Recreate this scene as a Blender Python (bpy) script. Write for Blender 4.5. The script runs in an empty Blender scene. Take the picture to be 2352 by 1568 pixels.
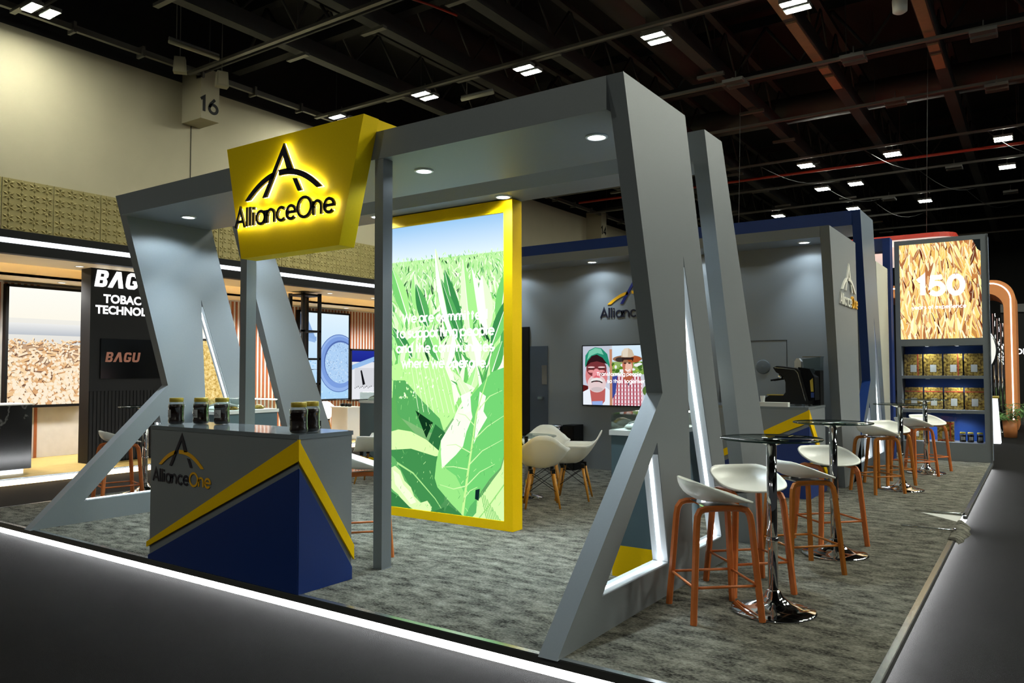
import bpy, bmesh, math, random
from mathutils import Vector, Matrix, geometry
random.seed(7)
PI = math.pi
R = math.radians

# ------------------------------------------------------------------ camera
scene = bpy.context.scene
COL = scene.collection
CAM_H = 1.46                      # eye height above the stand platform (platform top is z = 0)
cam_d = bpy.data.cameras.new('camera')
cam_d.sensor_width = 36.0
cam_d.lens = 36.0 * 1765.5 / 2352.0
cam_d.clip_end = 300
cam = bpy.data.objects.new('camera', cam_d)
COL.objects.link(cam)
cam.matrix_world = (Matrix.Translation((0, 0, CAM_H)) @ Matrix.Rotation(R(34.524), 4, 'Z')
                    @ Matrix.Rotation(R(90 + 2.2015), 4, 'X') @ Matrix.Rotation(R(-0.1144), 4, 'Z'))
scene.camera = cam

# ------------------------------------------------------------------ world, exposure
world = bpy.data.worlds.new('world')
scene.world = world
world.use_nodes = True
world.node_tree.nodes['Background'].inputs['Color'].default_value = (0.9, 0.95, 1.0, 1)
world.node_tree.nodes['Background'].inputs['Strength'].default_value = 0.03
scene.view_settings.view_transform = 'Standard'
scene.view_settings.look = 'None'
scene.view_settings.gamma = 1.0
scene.view_settings.exposure = 0.0
scene.view_settings.use_curve_mapping = False

# light levels (tuned here, used by the lamp builders below)
HALL_EMIT = 455.0        # twin panels of a lit ceiling fixture
SPOT_W = 165.0            # a recessed stand downlight
STRIP = 9.0              # led strips in the slanted legs
EDGE_STRIP = 28.0        # led strip round the platform
HALO = 34.0              # led halo behind the sign letters

# ------------------------------------------------------------------ helpers
def lin(c):
    return tuple((x / 12.92 if x <= 0.04045 else ((x + 0.055) / 1.055) ** 2.4) for x in c)

def rgb(r, g, b):
    return lin((r / 255, g / 255, b / 255)) + (1.0,)

def mat(name, col, rough=0.55, metal=0.0, spec=0.5, noise=0.0, nscale=40, bump=0.0, bscale=60, emit=0.0, coat=0.0):
    m = bpy.data.materials.new(name)
    m.use_nodes = True
    nt = m.node_tree
    b = nt.nodes['Principled BSDF']
    b.inputs['Base Color'].default_value = col
    b.inputs['Roughness'].default_value = rough
    b.inputs['Metallic'].default_value = metal
    b.inputs['Specular IOR Level'].default_value = spec
    b.inputs['Coat Weight'].default_value = coat
    if emit:
        b.inputs['Emission Color'].default_value = col
        b.inputs['Emission Strength'].default_value = emit
    if noise or bump:
        tc = nt.nodes.new('ShaderNodeTexCoord')
    if noise:
        n = nt.nodes.new('ShaderNodeTexNoise')
        n.inputs['Scale'].default_value = nscale
        n.inputs['Detail'].default_value = 4
        nt.links.new(tc.outputs['Object'], n.inputs['Vector'])
        mx = nt.nodes.new('ShaderNodeMix')
        mx.data_type = 'RGBA'
        mx.inputs['A'].default_value = tuple(c * (1 - noise) for c in col[:3]) + (1,)
        mx.inputs['B'].default_value = tuple(min(1, c * (1 + noise)) for c in col[:3]) + (1,)
        nt.links.new(n.outputs['Fac'], mx.inputs['Factor'])
        nt.links.new(mx.outputs['Result'], b.inputs['Base Color'])
    if bump:
        n2 = nt.nodes.new('ShaderNodeTexNoise')
        n2.inputs['Scale'].default_value = bscale
        n2.inputs['Detail'].default_value = 5
        nt.links.new(tc.outputs['Object'], n2.inputs['Vector'])
        bp_ = nt.nodes.new('ShaderNodeBump')
        bp_.inputs['Strength'].default_value = bump
        bp_.inputs['Distance'].default_value = 0.02
        nt.links.new(n2.outputs['Fac'], bp_.inputs['Height'])
        nt.links.new(bp_.outputs['Normal'], b.inputs['Normal'])
    return m

def emat(name, col, strength):
    m = bpy.data.materials.new(name)
    m.use_nodes = True
    nt = m.node_tree
    nt.nodes.remove(nt.nodes['Principled BSDF'])
    e = nt.nodes.new('ShaderNodeEmission')
    e.inputs['Color'].default_value = col
    e.inputs['Strength'].default_value = strength
    nt.links.new(e.outputs[0], nt.nodes['Material Output'].inputs[0])
    return m

def print_mat(name, strength, lit=True):
    """flat print: colours from the mesh's colour attribute, backlit or matt"""
    m = bpy.data.materials.new(name)
    m.use_nodes = True
    nt = m.node_tree
    a = nt.nodes.new('ShaderNodeAttribute')
    a.attribute_name = 'Col'
    if lit:
        nt.nodes.remove(nt.nodes['Principled BSDF'])
        e = nt.nodes.new('ShaderNodeEmission')
        e.inputs['Strength'].default_value = strength
        nt.links.new(a.outputs['Color'], e.inputs['Color'])
        nt.links.new(e.outputs[0], nt.nodes['Material Output'].inputs[0])
    else:
        nt.links.new(a.outputs['Color'], nt.nodes['Principled BSDF'].inputs['Base Color'])
    return m

def thin_glass(name, tint, refl=0.08):
    m = bpy.data.materials.new(name)
    m.use_nodes = True
    nt = m.node_tree
    nt.nodes.remove(nt.nodes['Principled BSDF'])
    t = nt.nodes.new('ShaderNodeBsdfTransparent')
    t.inputs['Color'].default_value = tint
    g = nt.nodes.new('ShaderNodeBsdfGlossy')
    g.inputs['Roughness'].default_value = 0.02
    lw = nt.nodes.new('ShaderNodeLayerWeight')
    lw.inputs['Blend'].default_value = 0.25
    mr = nt.nodes.new('ShaderNodeMapRange')
    mr.inputs['To Min'].default_value = refl * 0.4
    mr.inputs['To Max'].default_value = min(1, refl * 5)
    nt.links.new(lw.outputs['Facing'], mr.inputs['Value'])
    mx = nt.nodes.new('ShaderNodeMixShader')
    nt.links.new(mr.outputs['Result'], mx.inputs['Fac'])
    nt.links.new(t.outputs[0], mx.inputs[1])
    nt.links.new(g.outputs[0], mx.inputs[2])
    nt.links.new(mx.outputs[0], nt.nodes['Material Output'].inputs[0])
    return m

class MB:
    """collects shapes; build() links them as ONE mesh object"""
    def __init__(s):
        s.v = []; s.f = []; s.mi = []; s.sm = []
    def add(s, vs, fs, m=0, smooth=False):
        o = len(s.v)
        s.v += [tuple(v) for v in vs]
        for f in fs:
            s.f.append([i + o for i in f]); s.mi.append(m); s.sm.append(smooth)
        return s
    def box(s, x0, x1, y0, y1, z0, z1, m=0):
        return s.add([(x0, y0, z0), (x1, y0, z0), (x1, y1, z0), (x0, y1, z0), (x0, y0, z1), (x1, y0, z1), (x1, y1, z1), (x0, y1, z1)],
                     [(0, 3, 2, 1), (4, 5, 6, 7), (0, 1, 5, 4), (1, 2, 6, 5), (2, 3, 7, 6), (3, 0, 4, 7)], m)
    def prism(s, loops, f3, a, b, m=0, mside=None):
        """loops: outer polygon and holes in 2d; f3(u,v,w) -> 3d point; extruded from w=a to w=b"""
        pts = [p for l in loops for p in l]
        tris = geometry.tessellate_polygon([[Vector((p[0], p[1], 0)) for p in l] for l in loops])
        n = len(pts)
        vs = [f3(p[0], p[1], a) for p in pts] + [f3(p[0], p[1], b) for p in pts]
        s.add(vs, [t for t in tris] + [(t[2] + n, t[1] + n, t[0] + n) for t in tris], m)
        o = 0
        fs = []
        for l in loops:
            k = len(l)
            for i in range(k):
                j = (i + 1) % k
                fs.append((o + i, o + j, o + j + n, o + i + n))
            o += k
        return s.add(vs, fs, m if mside is None else mside)
    def lathe(s, prof, n=24, c=(0, 0, 0), m=0, smooth=True, cap=True):
        vs = []; fs = []
        for r, z in prof:
            for i in range(n):
                t = 2 * PI * i / n
                vs.append((c[0] + r * math.cos(t), c[1] + r * math.sin(t), c[2] + z))
        k = len(prof)
        for j in range(k - 1):
            for i in range(n):
                i2 = (i + 1) % n
                fs.append((j * n + i, j * n + i2, (j + 1) * n + i2, (j + 1) * n + i))
        if cap:
            fs.append(tuple(range(n - 1, -1, -1)))
            fs.append(tuple((k - 1) * n + i for i in range(n)))
        return s.add(vs, fs, m, smooth)
    def tube(s, path, r, n=8, m=0, smooth=True, squash=1.0):
        """round bar along a path; r may be one number or one per point"""
        P = [Vector(p) for p in path]
        rr = r if isinstance(r, (list, tuple)) else [r] * len(P)
        vs = []; fs = []
        prev = None
        for i, p in enumerate(P):
            d = (P[min(i + 1, len(P) - 1)] - P[max(i - 1, 0)]).normalized()
            if prev is None:
                up = Vector((0, 0, 1)) if abs(d.z) < 0.9 else Vector((1, 0, 0))
                a = d.cross(up).normalized()
            else:
                a = (prev - d * prev.dot(d)).normalized()
            prev = a
            b = d.cross(a)
            for k in range(n):
                t = 2 * PI * (k + 0.5) / n
                vs.append(p + a * (rr[i] * math.cos(t)) + b * (rr[i] * math.sin(t) * squash))
        for i in range(len(P) - 1):
            for k in range(n):
                k2 = (k + 1) % n
                fs.append((i * n + k, i * n + k2, (i + 1) * n + k2, (i + 1) * n + k))
        fs.append(tuple(range(n - 1, -1, -1)))
        fs.append(tuple((len(P) - 1) * n + k for k in range(n)))
        return s.add(vs, fs, m, smooth)
    def ribbon(s, path, w, f3, a, b, m=0):
        """flat stroke of width w along a 2d path, extruded w=a..b"""
        P = [Vector(p) for p in path]
        L = []; Rr = []
        for i, p in enumerate(P):
            d0 = (P[i] - P[i - 1]).normalized() if i else None
            d1 = (P[i + 1] - P[i]).normalized() if i < len(P) - 1 else None
            if d0 is None: d0 = d1
            if d1 is None: d1 = d0
            n0 = Vector((-d0.y, d0.x)); n1 = Vector((-d1.y, d1.x))
            nn = (n0 + n1)
            if nn.length < 1e-6: nn = n0
            nn.normalize()
            k = w / 2 / max(0.4, nn.dot(n0))
            L.append(p + nn * k); Rr.append(p - nn * k)
        k = len(P)
        vs = [f3(p.x, p.y, a) for p in L + Rr] + [f3(p.x, p.y, b) for p in L + Rr]
        n = 2 * k
        fs = []
        for i in range(k - 1):
            fs += [(i, i + 1, k + i + 1, k + i), (n + i, n + k + i, n + k + i + 1, n + i + 1),
                   (i, n + i, n + i + 1, i + 1), (k + i, k + i + 1, n + k + i + 1, n + k + i)]
        fs += [(0, k, n + k, n), (k - 1, n + k - 1, n + 2 * k - 1, 2 * k - 1)]
        return s.add(vs, fs, m)
    def build(s, name, mats, parent=None, off=None, shade=False, rec=True):
        me = bpy.data.meshes.new(name)
        o3 = Vector(off) if off is not None else (Vector(parent.get('_o', (0, 0, 0))) if parent is not None else Vector((0, 0, 0)))
        me.from_pydata([tuple(Vector(v) - o3) for v in s.v], [], s.f)
        if not isinstance(mats, (list, tuple)): mats = [mats]
        for m in mats: me.materials.append(m)
        me.polygons.foreach_set('material_index', s.mi)
        me.polygons.foreach_set('use_smooth', [bool(x) or shade for x in s.sm])
        if rec:
            bm = bmesh.new(); bm.from_mesh(me)
            bmesh.ops.recalc_face_normals(bm, faces=bm.faces)
            bm.to_mesh(me); bm.free()
        ob = bpy.data.objects.new(name, me)
        COL.objects.link(ob)
        if parent is not None: ob.parent = parent
        elif off is not None: ob.location = o3
        return ob

def tag(o, label=None, cat=None, group=None, kind=None):
    if label: o['label'] = label
    if cat: o['category'] = cat
    if group: o['group'] = group
    if kind: o['kind'] = kind
    return o

def thing(name, loc, label, cat, group=None, rz=0.0, local=False):
    """an Empty at the thing's base; parts built under it are given in world metres (or local ones)"""
    o = bpy.data.objects.new(name, None)
    COL.objects.link(o)
    o.empty_display_size = 0.1
    o.location = loc
    o.rotation_euler = (0, 0, rz)
    if not local: o['_o'] = list(loc)
    return tag(o, label, cat, group)

def sub_off(ob):
    """sub-parts of a part use the same origin as the thing above it"""
    p = ob
    while p is not None:
        if '_o' in p: return Vector(p['_o'])
        p = p.parent
    return Vector((0, 0, 0))

def dup(root, loc, rz, label=None, group=None):
    r = root.copy(); COL.objects.link(r)
    r.location = loc; r.rotation_euler = (0, 0, rz)
    if label: r['label'] = label
    if group: r['group'] = group
    for ch in list(root.children):
        c = ch.copy(); COL.objects.link(c); c.parent = r
        for g in list(ch.children):
            d = g.copy(); COL.objects.link(d); d.parent = c
    return r

def spot(parent, loc, watts, col=(0.74, 0.90, 1.0), angle=160, blend=1.0, name='lamp', aim=None, size=0.04):
    l = bpy.data.lights.new(name, 'SPOT')
    l.energy = watts; l.color = col; l.spot_size = R(angle); l.spot_blend = blend; l.shadow_soft_size = size
    o = bpy.data.objects.new(name, l)
    COL.objects.link(o)
    o.parent = parent
    o.location = Vector(loc) - sub_off(parent)
    if aim is not None:
        o.rotation_euler = (Vector(aim) - Vector(loc)).to_track_quat('-Z', 'Y').to_euler()
    return o

def frame(o, U, V, N):
    o = Vector(o); U = Vector(U); V = Vector(V); N = Vector(N)
    return lambda u, v, w: o + U * u + V * v + N * w
XZ = lambda y: (lambda u, v, w: (u, y + w, v))     # print / letters on a face that looks towards -y
def arc(cx, cy, rx, ry, a0, a1, n=14):
    return [(cx + rx * math.cos(R(a0 + (a1 - a0) * i / n)), cy + ry * math.sin(R(a0 + (a1 - a0) * i / n))) for i in range(n + 1)]

class Paint:
    """a flat print built of coloured polygons, painter's order"""
    def __init__(s, f3, step=0.000005):
        s.f3 = f3; s.v = []; s.f = []; s.c = []; s.d = 0.0; s.step = step
    def poly(s, pts, col, layer=True):
        if layer: s.d += s.step
        o = len(s.v)
        s.v += [tuple(s.f3(p[0], p[1], s.d)) for p in pts]
        s.f.append(tuple(range(o, o + len(pts)))); s.c.append([col] * len(pts))
    def rect(s, u0, u1, v0, v1, col, col2=None):
        s.d += s.step
        o = len(s.v)
        s.v += [tuple(s.f3(*p, s.d)) for p in ((u0, v0), (u1, v0), (u1, v1), (u0, v1))]
        s.f.append((o, o + 1, o + 2, o + 3)); c2 = col2 or col
        s.c.append([col, col, c2, c2])
    def ell(s, u, v, a, b, col, n=18, rot=0):
        c, q = math.cos(rot), math.sin(rot)
        s.poly([(u + a * math.cos(t) * c - b * math.sin(t) * q, v + a * math.cos(t) * q + b * math.sin(t) * c)
                for t in [2 * PI * i / n for i in range(n)]], col)
    def line(s, pts, w, col):
        P = [Vector(p) for p in pts]
        ws = w if isinstance(w, (list, tuple)) else [w] * len(P)
        L = []; Q = []
        for i, p in enumerate(P):
            d = (P[min(i + 1, len(P) - 1)] - P[max(0, i - 1)]).normalized()
            n = Vector((-d.y, d.x)) * ws[i] / 2
            L.append(p + n); Q.append(p - n)
        s.poly([tuple(x) for x in L] + [tuple(x) for x in reversed(Q)], col)
    def leaf(s, u, v, ang, ln, wd, col, rib=None, bend=0.0, col2=None, n=7):
        """pointed leaf from base (u,v) growing towards ang"""
        ca, sa = math.cos(ang), math.sin(ang)
        mid = []; wl = []
        for i in range(n + 1):
            t = i / n
            x = ln * t; y = bend * ln * t * t
            mid.append((u + x * ca - y * sa, v + x * sa + y * ca))
            wl.append(wd * math.sin(PI * min(1, t * 0.93 + 0.05)) ** 0.8 * (1 - 0.35 * t))
        L = []; Q = []
        for i, p in enumerate(mid):
            a = Vector(mid[min(i + 1, n)]) - Vector(mid[max(0, i - 1)])
            a.normalize(); nn = Vector((-a.y, a.x))
            L.append(Vector(p) + nn * wl[i] / 2); Q.append(Vector(p) - nn * wl[i] / 2)
        s.poly([tuple(x) for x in L] + [tuple(x) for x in reversed(mid)], col)
        s.poly(list(mid) + [tuple(x) for x in reversed(Q)], col2 or col)
        if rib:
            s.line(mid, [max(0.004, wd * 0.07) * (1 - 0.7 * i / n) for i in range(n + 1)], rib)
    def build(s, name, m, parent):
        me = bpy.data.meshes.new(name)
        o3 = sub_off(parent)
        me.from_pydata([tuple(Vector(v) - o3) for v in s.v], [], s.f)
        me.materials.append(m)
        ca = me.color_attributes.new('Col', 'FLOAT_COLOR', 'CORNER')
        flat = []
        for cs in s.c:
            for c in cs: flat += list(c[:3]) + [1.0]
        ca.data.foreach_set('color', flat)
        ob = bpy.data.objects.new(name, me)
        COL.objects.link(ob); ob.parent = parent
        return ob

def clip_poly(pts, u0, u1, v0, v1):
    """clip a polygon to a rectangle"""
    def cut(ps, f, g):
        out = []
        for i in range(len(ps)):
            a, b = ps[i - 1], ps[i]
            fa, fb = f(a), f(b)
            if fa >= 0: 
                pass
            if (fa >= 0) != (fb >= 0):
                t = fa / (fa - fb)
                out.append((a[0] + (b[0] - a[0]) * t, a[1] + (b[1] - a[1]) * t))
            if fb >= 0: out.append(b)
        return out
    for f in (lambda p: p[0] - u0, lambda p: u1 - p[0], lambda p: p[1] - v0, lambda p: v1 - p[1]):
        if len(pts) < 3: return []
        pts = cut(pts, f, None)
    return pts

class ClipPaint(Paint):
    def __init__(s, f3, u0, u1, v0, v1, step=0.000005):
        super().__init__(f3, step); s.w = (u0, u1, v0, v1)
    def poly(s, pts, col, layer=True):
        p = clip_poly([tuple(q) for q in pts], *s.w)
        if len(p) >= 3: super().poly(p, col, layer)

# --- stroke lettering, geometric sans: x-height 0.5, caps 0.7, one unit = one em
def glyph(ch):
    xh = 0.5; r = 0.235
    ring = arc(r, r + 0.015, r, r + 0.005, 90, 450, 22)
    G = {
        'A': (0.62, [[(0.03, 0), (0.31, 0.7), (0.59, 0)], [(0.13, 0.22), (0.49, 0.22)]]),
        'W': (0.92, [[(0.02, 0.7), (0.23, 0), (0.46, 0.66), (0.69, 0), (0.9, 0.7)]]),
        'O': (0.74, [arc(0.37, 0.35, 0.36, 0.36, 90, 450, 26)]),
        'T': (0.56, [[(0.0, 0.66), (0.56, 0.66)], [(0.28, 0.66), (0.28, 0)]]),
        'a': (0.5, [ring, [(0.47, 0.5), (0.47, 0)]]),
        'b': (0.5, [ring, [(0.0, 0.74), (0.0, 0)]]),
        'd': (0.5, [ring, [(0.47, 0.74), (0.47, 0)]]),
        'p': (0.5, [ring, [(0.0, 0.5), (0.0, -0.2)]]),
        'g': (0.5, [ring, [(0.47, 0.5)] + arc(0.235, -0.02, 0.235, 0.19, 0, -150, 10)]),
        'o': (0.48, [ring]),
        'e': (0.48, [[(0.0, 0.255), (0.465, 0.255)] + arc(r, r + 0.015, r, r + 0.005, 5, 318, 20)]),
        'c': (0.43, [arc(r, r + 0.015, r, r + 0.005, 45, 315, 18)]),
        'n': (0.46, [[(0.0, 0.5), (0.0, 0)], [(0.0, 0.27)] + arc(0.2, 0.27, 0.2, 0.22, 180, 0, 12) + [(0.4, 0)]]),
        'h': (0.46, [[(0.0, 0.74), (0.0, 0)], [(0.0, 0.27)] + arc(0.2, 0.27, 0.2, 0.22, 180, 0, 12) + [(0.4, 0)]]),
        'u': (0.46, [[(0.0, 0.5)] + arc(0.2, 0.22, 0.2, 0.22, 180, 360, 12) + [(0.4, 0.5)], [(0.4, 0.5), (0.4, 0)]]),
        'm': (0.74, [[(0.0, 0.5), (0.0, 0)], [(0.0, 0.3)] + arc(0.17, 0.3, 0.17, 0.19, 180, 0, 10) + [(0.34, 0)],
                     [(0.34, 0.3)] + arc(0.51, 0.3, 0.17, 0.19, 180, 0, 10) + [(0.68, 0)]]),
        'r': (0.28, [[(0.0, 0.5), (0.0, 0)], [(0.0, 0.25)] + arc(0.2, 0.27, 0.2, 0.21, 180, 75, 8)]),
        't': (0.3, [[(0.11, 0.66), (0.11, 0.0)], [(0.0, 0.47), (0.25, 0.47)]]),
        'f': (0.28, [arc(0.24, 0.58, 0.14, 0.15, 90, 180, 6) + [(0.1, 0)], [(0.0, 0.45), (0.24, 0.45)]]),
        's': (0.36, [arc(0.17, 0.37, 0.14, 0.115, 40, 270, 10) + arc(0.17, 0.14, 0.155, 0.125, 90, -140, 10)]),
        'w': (0.68, [[(0.0, 0.5), (0.16, 0.02), (0.33, 0.47), (0.5, 0.02), (0.66, 0.5)]]),
        'y': (0.46, [[(0.0, 0.5), (0.21, 0.03)], [(0.43, 0.5), (0.13, -0.2)]]),
        'x': (0.44, [[(0.0, 0.5), (0.4, 0)], [(0.4, 0.5), (0.0, 0)]]),
        'l': (0.09, [[(0.0, 0.74), (0.0, 0)]]),
        'i': (0.09, [[(0.0, 0.5), (0.0, 0)], [(-0.045, 0.655), (0.045, 0.655)]]),
        '.': (0.1, [[(-0.05, 0.05), (0.05, 0.05)]]),
        '1': (0.3, [[(0.02, 0.56), (0.2, 0.7), (0.2, 0)]]),
        '5': (0.48, [[(0.42, 0.68), (0.1, 0.68), (0.05, 0.37)] + arc(0.22, 0.23, 0.23, 0.21, 120, -150, 16)]),
        '0': (0.52, [arc(0.25, 0.35, 0.23, 0.34, 90, 450, 24)]),
        '6': (0.5, [arc(0.24, 0.22, 0.22, 0.21, 90, 450, 20), [(0.03, 0.25), (0.1, 0.45), (0.32, 0.7)]]),
        '4': (0.5, [[(0.36, 0), (0.36, 0.7), (0.02, 0.2), (0.48, 0.2)]]),
        ' ': (0.22, []),
    }
    return G[ch]

def strokes(txt, gap=0.13):
    x = 0.0; out = []
    for ch in txt:
        w, st = glyph(ch)
        out.append((ch, [[(p[0] + x, p[1]) for p in s] for s in st]))
        x += w + (gap if ch != ' ' else 0)
    return out, x - gap

def write(mb, txt, f3, u, v, width, weight, a, b, centre=False, m=0, height=None, gap=0.13):
    st, W = strokes(txt, gap)
    k = width / W if width else height / 0.7
    if centre: u = u - W * k / 2
    for ch, ss in st:
        for s in ss:
            mb.ribbon([(u + p[0] * k, v + p[1] * k) for p in s], weight * k, f3, a, b, m)
    return k

# --- the stand's emblem: a pointed A with an arc through it, the name under it.  W = width of the name
def emblem(f3, W, a, b, name_m=0, one_m=0, A_m=0, arc_m=0, slim=1.0):
    """returns one mesh builder for the emblem and one for the name"""
    mb = MB(); nm = MB()
    def q(*pts):
        cx = sum(p[0] for p in pts) / len(pts); k_ = 1.0 if slim == 1 else 0.75
        return [((cx + (x - cx) * (1 if slim == 1 else 0.97)) * W, y * W) for x, y in pts]
    # left leg of the A in front of the arc, running up to the tip
    mb.prism([q((0.298, 0.176), (0.342, 0.176), (0.507, 0.436), (0.516, 0.516))], f3, a, b, A_m)
    mb.prism([q((0.516, 0.516), (0.507, 0.436), (0.553, 0.325), (0.612, 0.325))], f3, a, b, A_m)
    mb.prism([q((0.606, 0.268), (0.653, 0.262), (0.700, 0.176), (0.659, 0.176))], f3, a, b, A_m)
    # arc: right part up to the A, left part
    def band(x0, x1, n):
        up = []; lo = []
        for i in range(n + 1):
            t = x0 + (x1 - x0) * i / n
            s = (t - 0.5) / 0.5
            yo = 0.176 + 0.168 * (1 - abs(s) ** 2.1)
            x = 0.5 + (t - 0.5) * 0.785
            xi = 0.5 + (t - 0.5) * 0.675
            up.append((x * W, yo * W)); lo.append((xi * W, (0.176 + 0.128 * (1 - abs(s) ** 2.1)) * W))
        return up + lo[::-1]
    mb.prism([band(0.0, 0.385, 12)], f3, a, b, arc_m)
    mb.prism([band(0.455, 1.0, 16)], f3, a, b, arc_m)
    st, ww = strokes('AllianceOne', 0.105)
    k = W / ww
    for i, (ch, ss) in enumerate(st):
        for s in ss:
            nm.ribbon([(p[0] * k, p[1] * k * 0.98) for p in s], 0.112 * k * slim, f3, a, b, one_m if i >= 8 else name_m)
    return mb, nm

def text_mesh(txt, height, off=0.0, shear=0.0, align='LEFT', spacing=1.0):
    """flat letters from the built-in font: (verts2d, faces)"""
    c = bpy.data.curves.new('t', 'FONT')
    c.body = txt; c.size = height / 0.70; c.offset = off; c.shear = shear; c.align_x = align
    c.space_character = spacing; c.resolution_u = 4
    o = bpy.data.objects.new('t', c)
    COL.objects.link(o)
    dg = bpy.context.evaluated_depsgraph_get()
    me = o.evaluated_get(dg).to_mesh()
    vs = [(v.co.x, v.co.y) for v in me.vertices]
    fs = [tuple(p.vertices) for p in me.polygons]
    o.evaluated_get(dg).to_mesh_clear()
    bpy.data.objects.remove(o); bpy.data.curves.remove(c)
    return vs, fs
def put_text(mb, txt, height, f3, u, v, w, **k):
    m = k.pop('m', 0)
    vs, fs = text_mesh(txt, height, **k)
    mb.add([f3(p[0] + u, p[1] + v, w) for p in vs], fs, m)
    return mb

FY = lambda y: (lambda u, v, w: (u, y - w, v))      # a face that looks towards -y, w = outwards
FX = lambda x: (lambda u, v, w: (x + w, u, v))      # a face that looks towards +x

# ------------------------------------------------------------------ materials
M = {}
M['grey'] = mat('grey_paint', rgb(126, 131, 135), 0.5, noise=0.05, nscale=90)
M['navy_sheen'] = mat('navy_sheen_paint', rgb(96, 108, 122), 0.45, noise=0.05, nscale=90)  # sheen of grazing light on navy paint, put into the colour
M['navy'] = mat('navy_paint', rgb(16, 54, 122), 0.45, noise=0.06, nscale=60)
M['navy_dark'] = mat('navy_dark_paint', rgb(14, 48, 116), 0.45, noise=0.06, nscale=60)
M['yellow'] = mat('yellow_paint', rgb(250, 202, 0), 0.6, spec=0.15, noise=0.04, nscale=60)
M['yellow_sign'] = mat('yellow_sign_paint', rgb(248, 212, 0), 0.6, spec=0.15, noise=0.04, nscale=60)
M['worktop'] = mat('grey_gloss_worktop', rgb(120, 126, 130), 0.09, spec=0.7)
M['teal'] = mat('blue_grey_plinth_paint', rgb(84, 104, 110), 0.5, noise=0.05)
M['black'] = mat('black_satin', rgb(7, 7, 8), 0.55, spec=0.25, noise=0.1)
M['black_gloss'] = mat('black_gloss', rgb(10, 10, 11), 0.12)
M['ink'] = mat('dark_blue_black_letter', rgb(22, 24, 44), 0.4)
M['letter_navy'] = mat('navy_letter', rgb(28, 40, 120), 0.4)
M['letter_amber'] = mat('amber_letter', rgb(245, 180, 20), 0.4)
M['letter_white'] = mat('white_letter', rgb(238, 236, 226), 0.4)
M['chrome'] = mat('chrome', rgb(225, 225, 225), 0.06, metal=1.0)
M['steel'] = mat('brushed_steel', rgb(170, 172, 172), 0.25, metal=1.0)
M['alu'] = mat('aluminium_edge', rgb(175, 180, 182), 0.22, metal=0.9)
M['edge_dark'] = mat('dark_grey_edge_trim', rgb(62, 62, 60), 0.5)
M['white_plastic'] = mat('white_plastic', rgb(246, 246, 238), 0.35)
M['white'] = mat('white_lacquer', rgb(222, 222, 216), 0.4)
M['oak'] = mat('warm_oak', rgb(205, 112, 50), 0.45, noise=0.18, nscale=25)
M['beech'] = mat('yellow_beech', rgb(190, 130, 40), 0.45, noise=0.15, nscale=25)
M['wire'] = mat('black_wire', rgb(12, 12, 12), 0.4, metal=0.5)
M['honey'] = mat('dark_brown_contents', rgb(34, 20, 12), 0.25, noise=0.3, nscale=120)
M['lid'] = mat('gold_lid', rgb(190, 165, 60), 0.35, metal=0.3)
M['label'] = mat('silver_label', rgb(170, 168, 164), 0.4)
M['glass'] = thin_glass('clear_glass', (0.93, 0.97, 0.95, 1), 0.09)
M['jarglass'] = thin_glass('jar_glass', (0.97, 0.98, 0.97, 1), 0.14)
M['tableglass'] = thin_glass('smoky_table_glass', (0.62, 0.68, 0.66, 1), 0.10)
M['glassedge'] = mat('green_glass_edge', rgb(40, 62, 58), 0.1)
M['led'] = emat('led_white', (0.93, 0.97, 1.0, 1), STRIP)
M['led_blue'] = emat('led_cool_blue', (0.45, 0.62, 1.0, 1), 2.2)
M['led_edge'] = emat('led_edge_strip', (0.97, 0.99, 1.0, 1), EDGE_STRIP)
M['led_edge_side'] = emat('led_edge_strip_side', (0.97, 0.99, 1.0, 1), EDGE_STRIP * 1.5)
M['led_warm'] = emat('led_warm', (1.0, 0.82, 0.56, 1), 38.0)
M['led_case'] = emat('showcase_led', (1.0, 0.96, 0.88, 1), 30.0)
M['lens'] = emat('downlight_lens', (0.93, 0.98, 1.0, 1), 14.0)
M['lens_soft'] = emat('soft_downlight_lens', (1.0, 0.93, 0.8, 1), 3.5)
M['rim'] = mat('downlight_rim', rgb(215, 220, 222), 0.35)
M['halo'] = emat('sign_halo_led', (1.0, 0.93, 0.62, 1), HALO)
M['ceil'] = mat('dark_ceiling_paint', rgb(34, 34, 34), 0.8, noise=0.2, nscale=2)
M['steelwork'] = mat('dark_grey_steelwork', rgb(66, 66, 65), 0.6, noise=0.15, nscale=8)
M['tray'] = mat('galvanised_tray', rgb(120, 118, 112), 0.4, metal=0.4)
M['tan'] = mat('orange_lit_tint', rgb(170, 132, 100), 0.7, noise=0.15, nscale=6)  # orange light on the beams, put into the colour
M['red'] = mat('red_pipe', rgb(190, 52, 34), 0.5)
M['fix'] = mat('fixture_housing', rgb(120, 120, 116), 0.5)
M['fix_on'] = emat('fixture_panel_lit', (0.97, 1.0, 0.86, 1), HALL_EMIT)
M['fix_dim'] = emat('fixture_panel_lit_low', (0.97, 1.0, 0.86, 1), HALL_EMIT * 0.62)
M['fix_off'] = mat('fixture_panel_unlit', rgb(70, 72, 70), 0.4)
M['tube'] = mat('batten_tube_unlit', rgb(170, 165, 140), 0.5)
M['hallwall'] = mat('hall_wall_paint', rgb(180, 172, 145), 0.8, noise=0.06, nscale=1.2)
M['hallwall_d'] = mat('hall_wall_seam', rgb(60, 58, 48), 0.8)
M['panel'] = mat('embossed_panel_paint', rgb(150, 138, 86), 0.65, noise=0.05)
M['walnut'] = mat('walnut_slat', rgb(150, 84, 44), 0.5, noise=0.2, nscale=14)
M['plaster'] = mat('pale_plaster', rgb(205, 202, 196), 0.7, noise=0.12, nscale=7)
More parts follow.
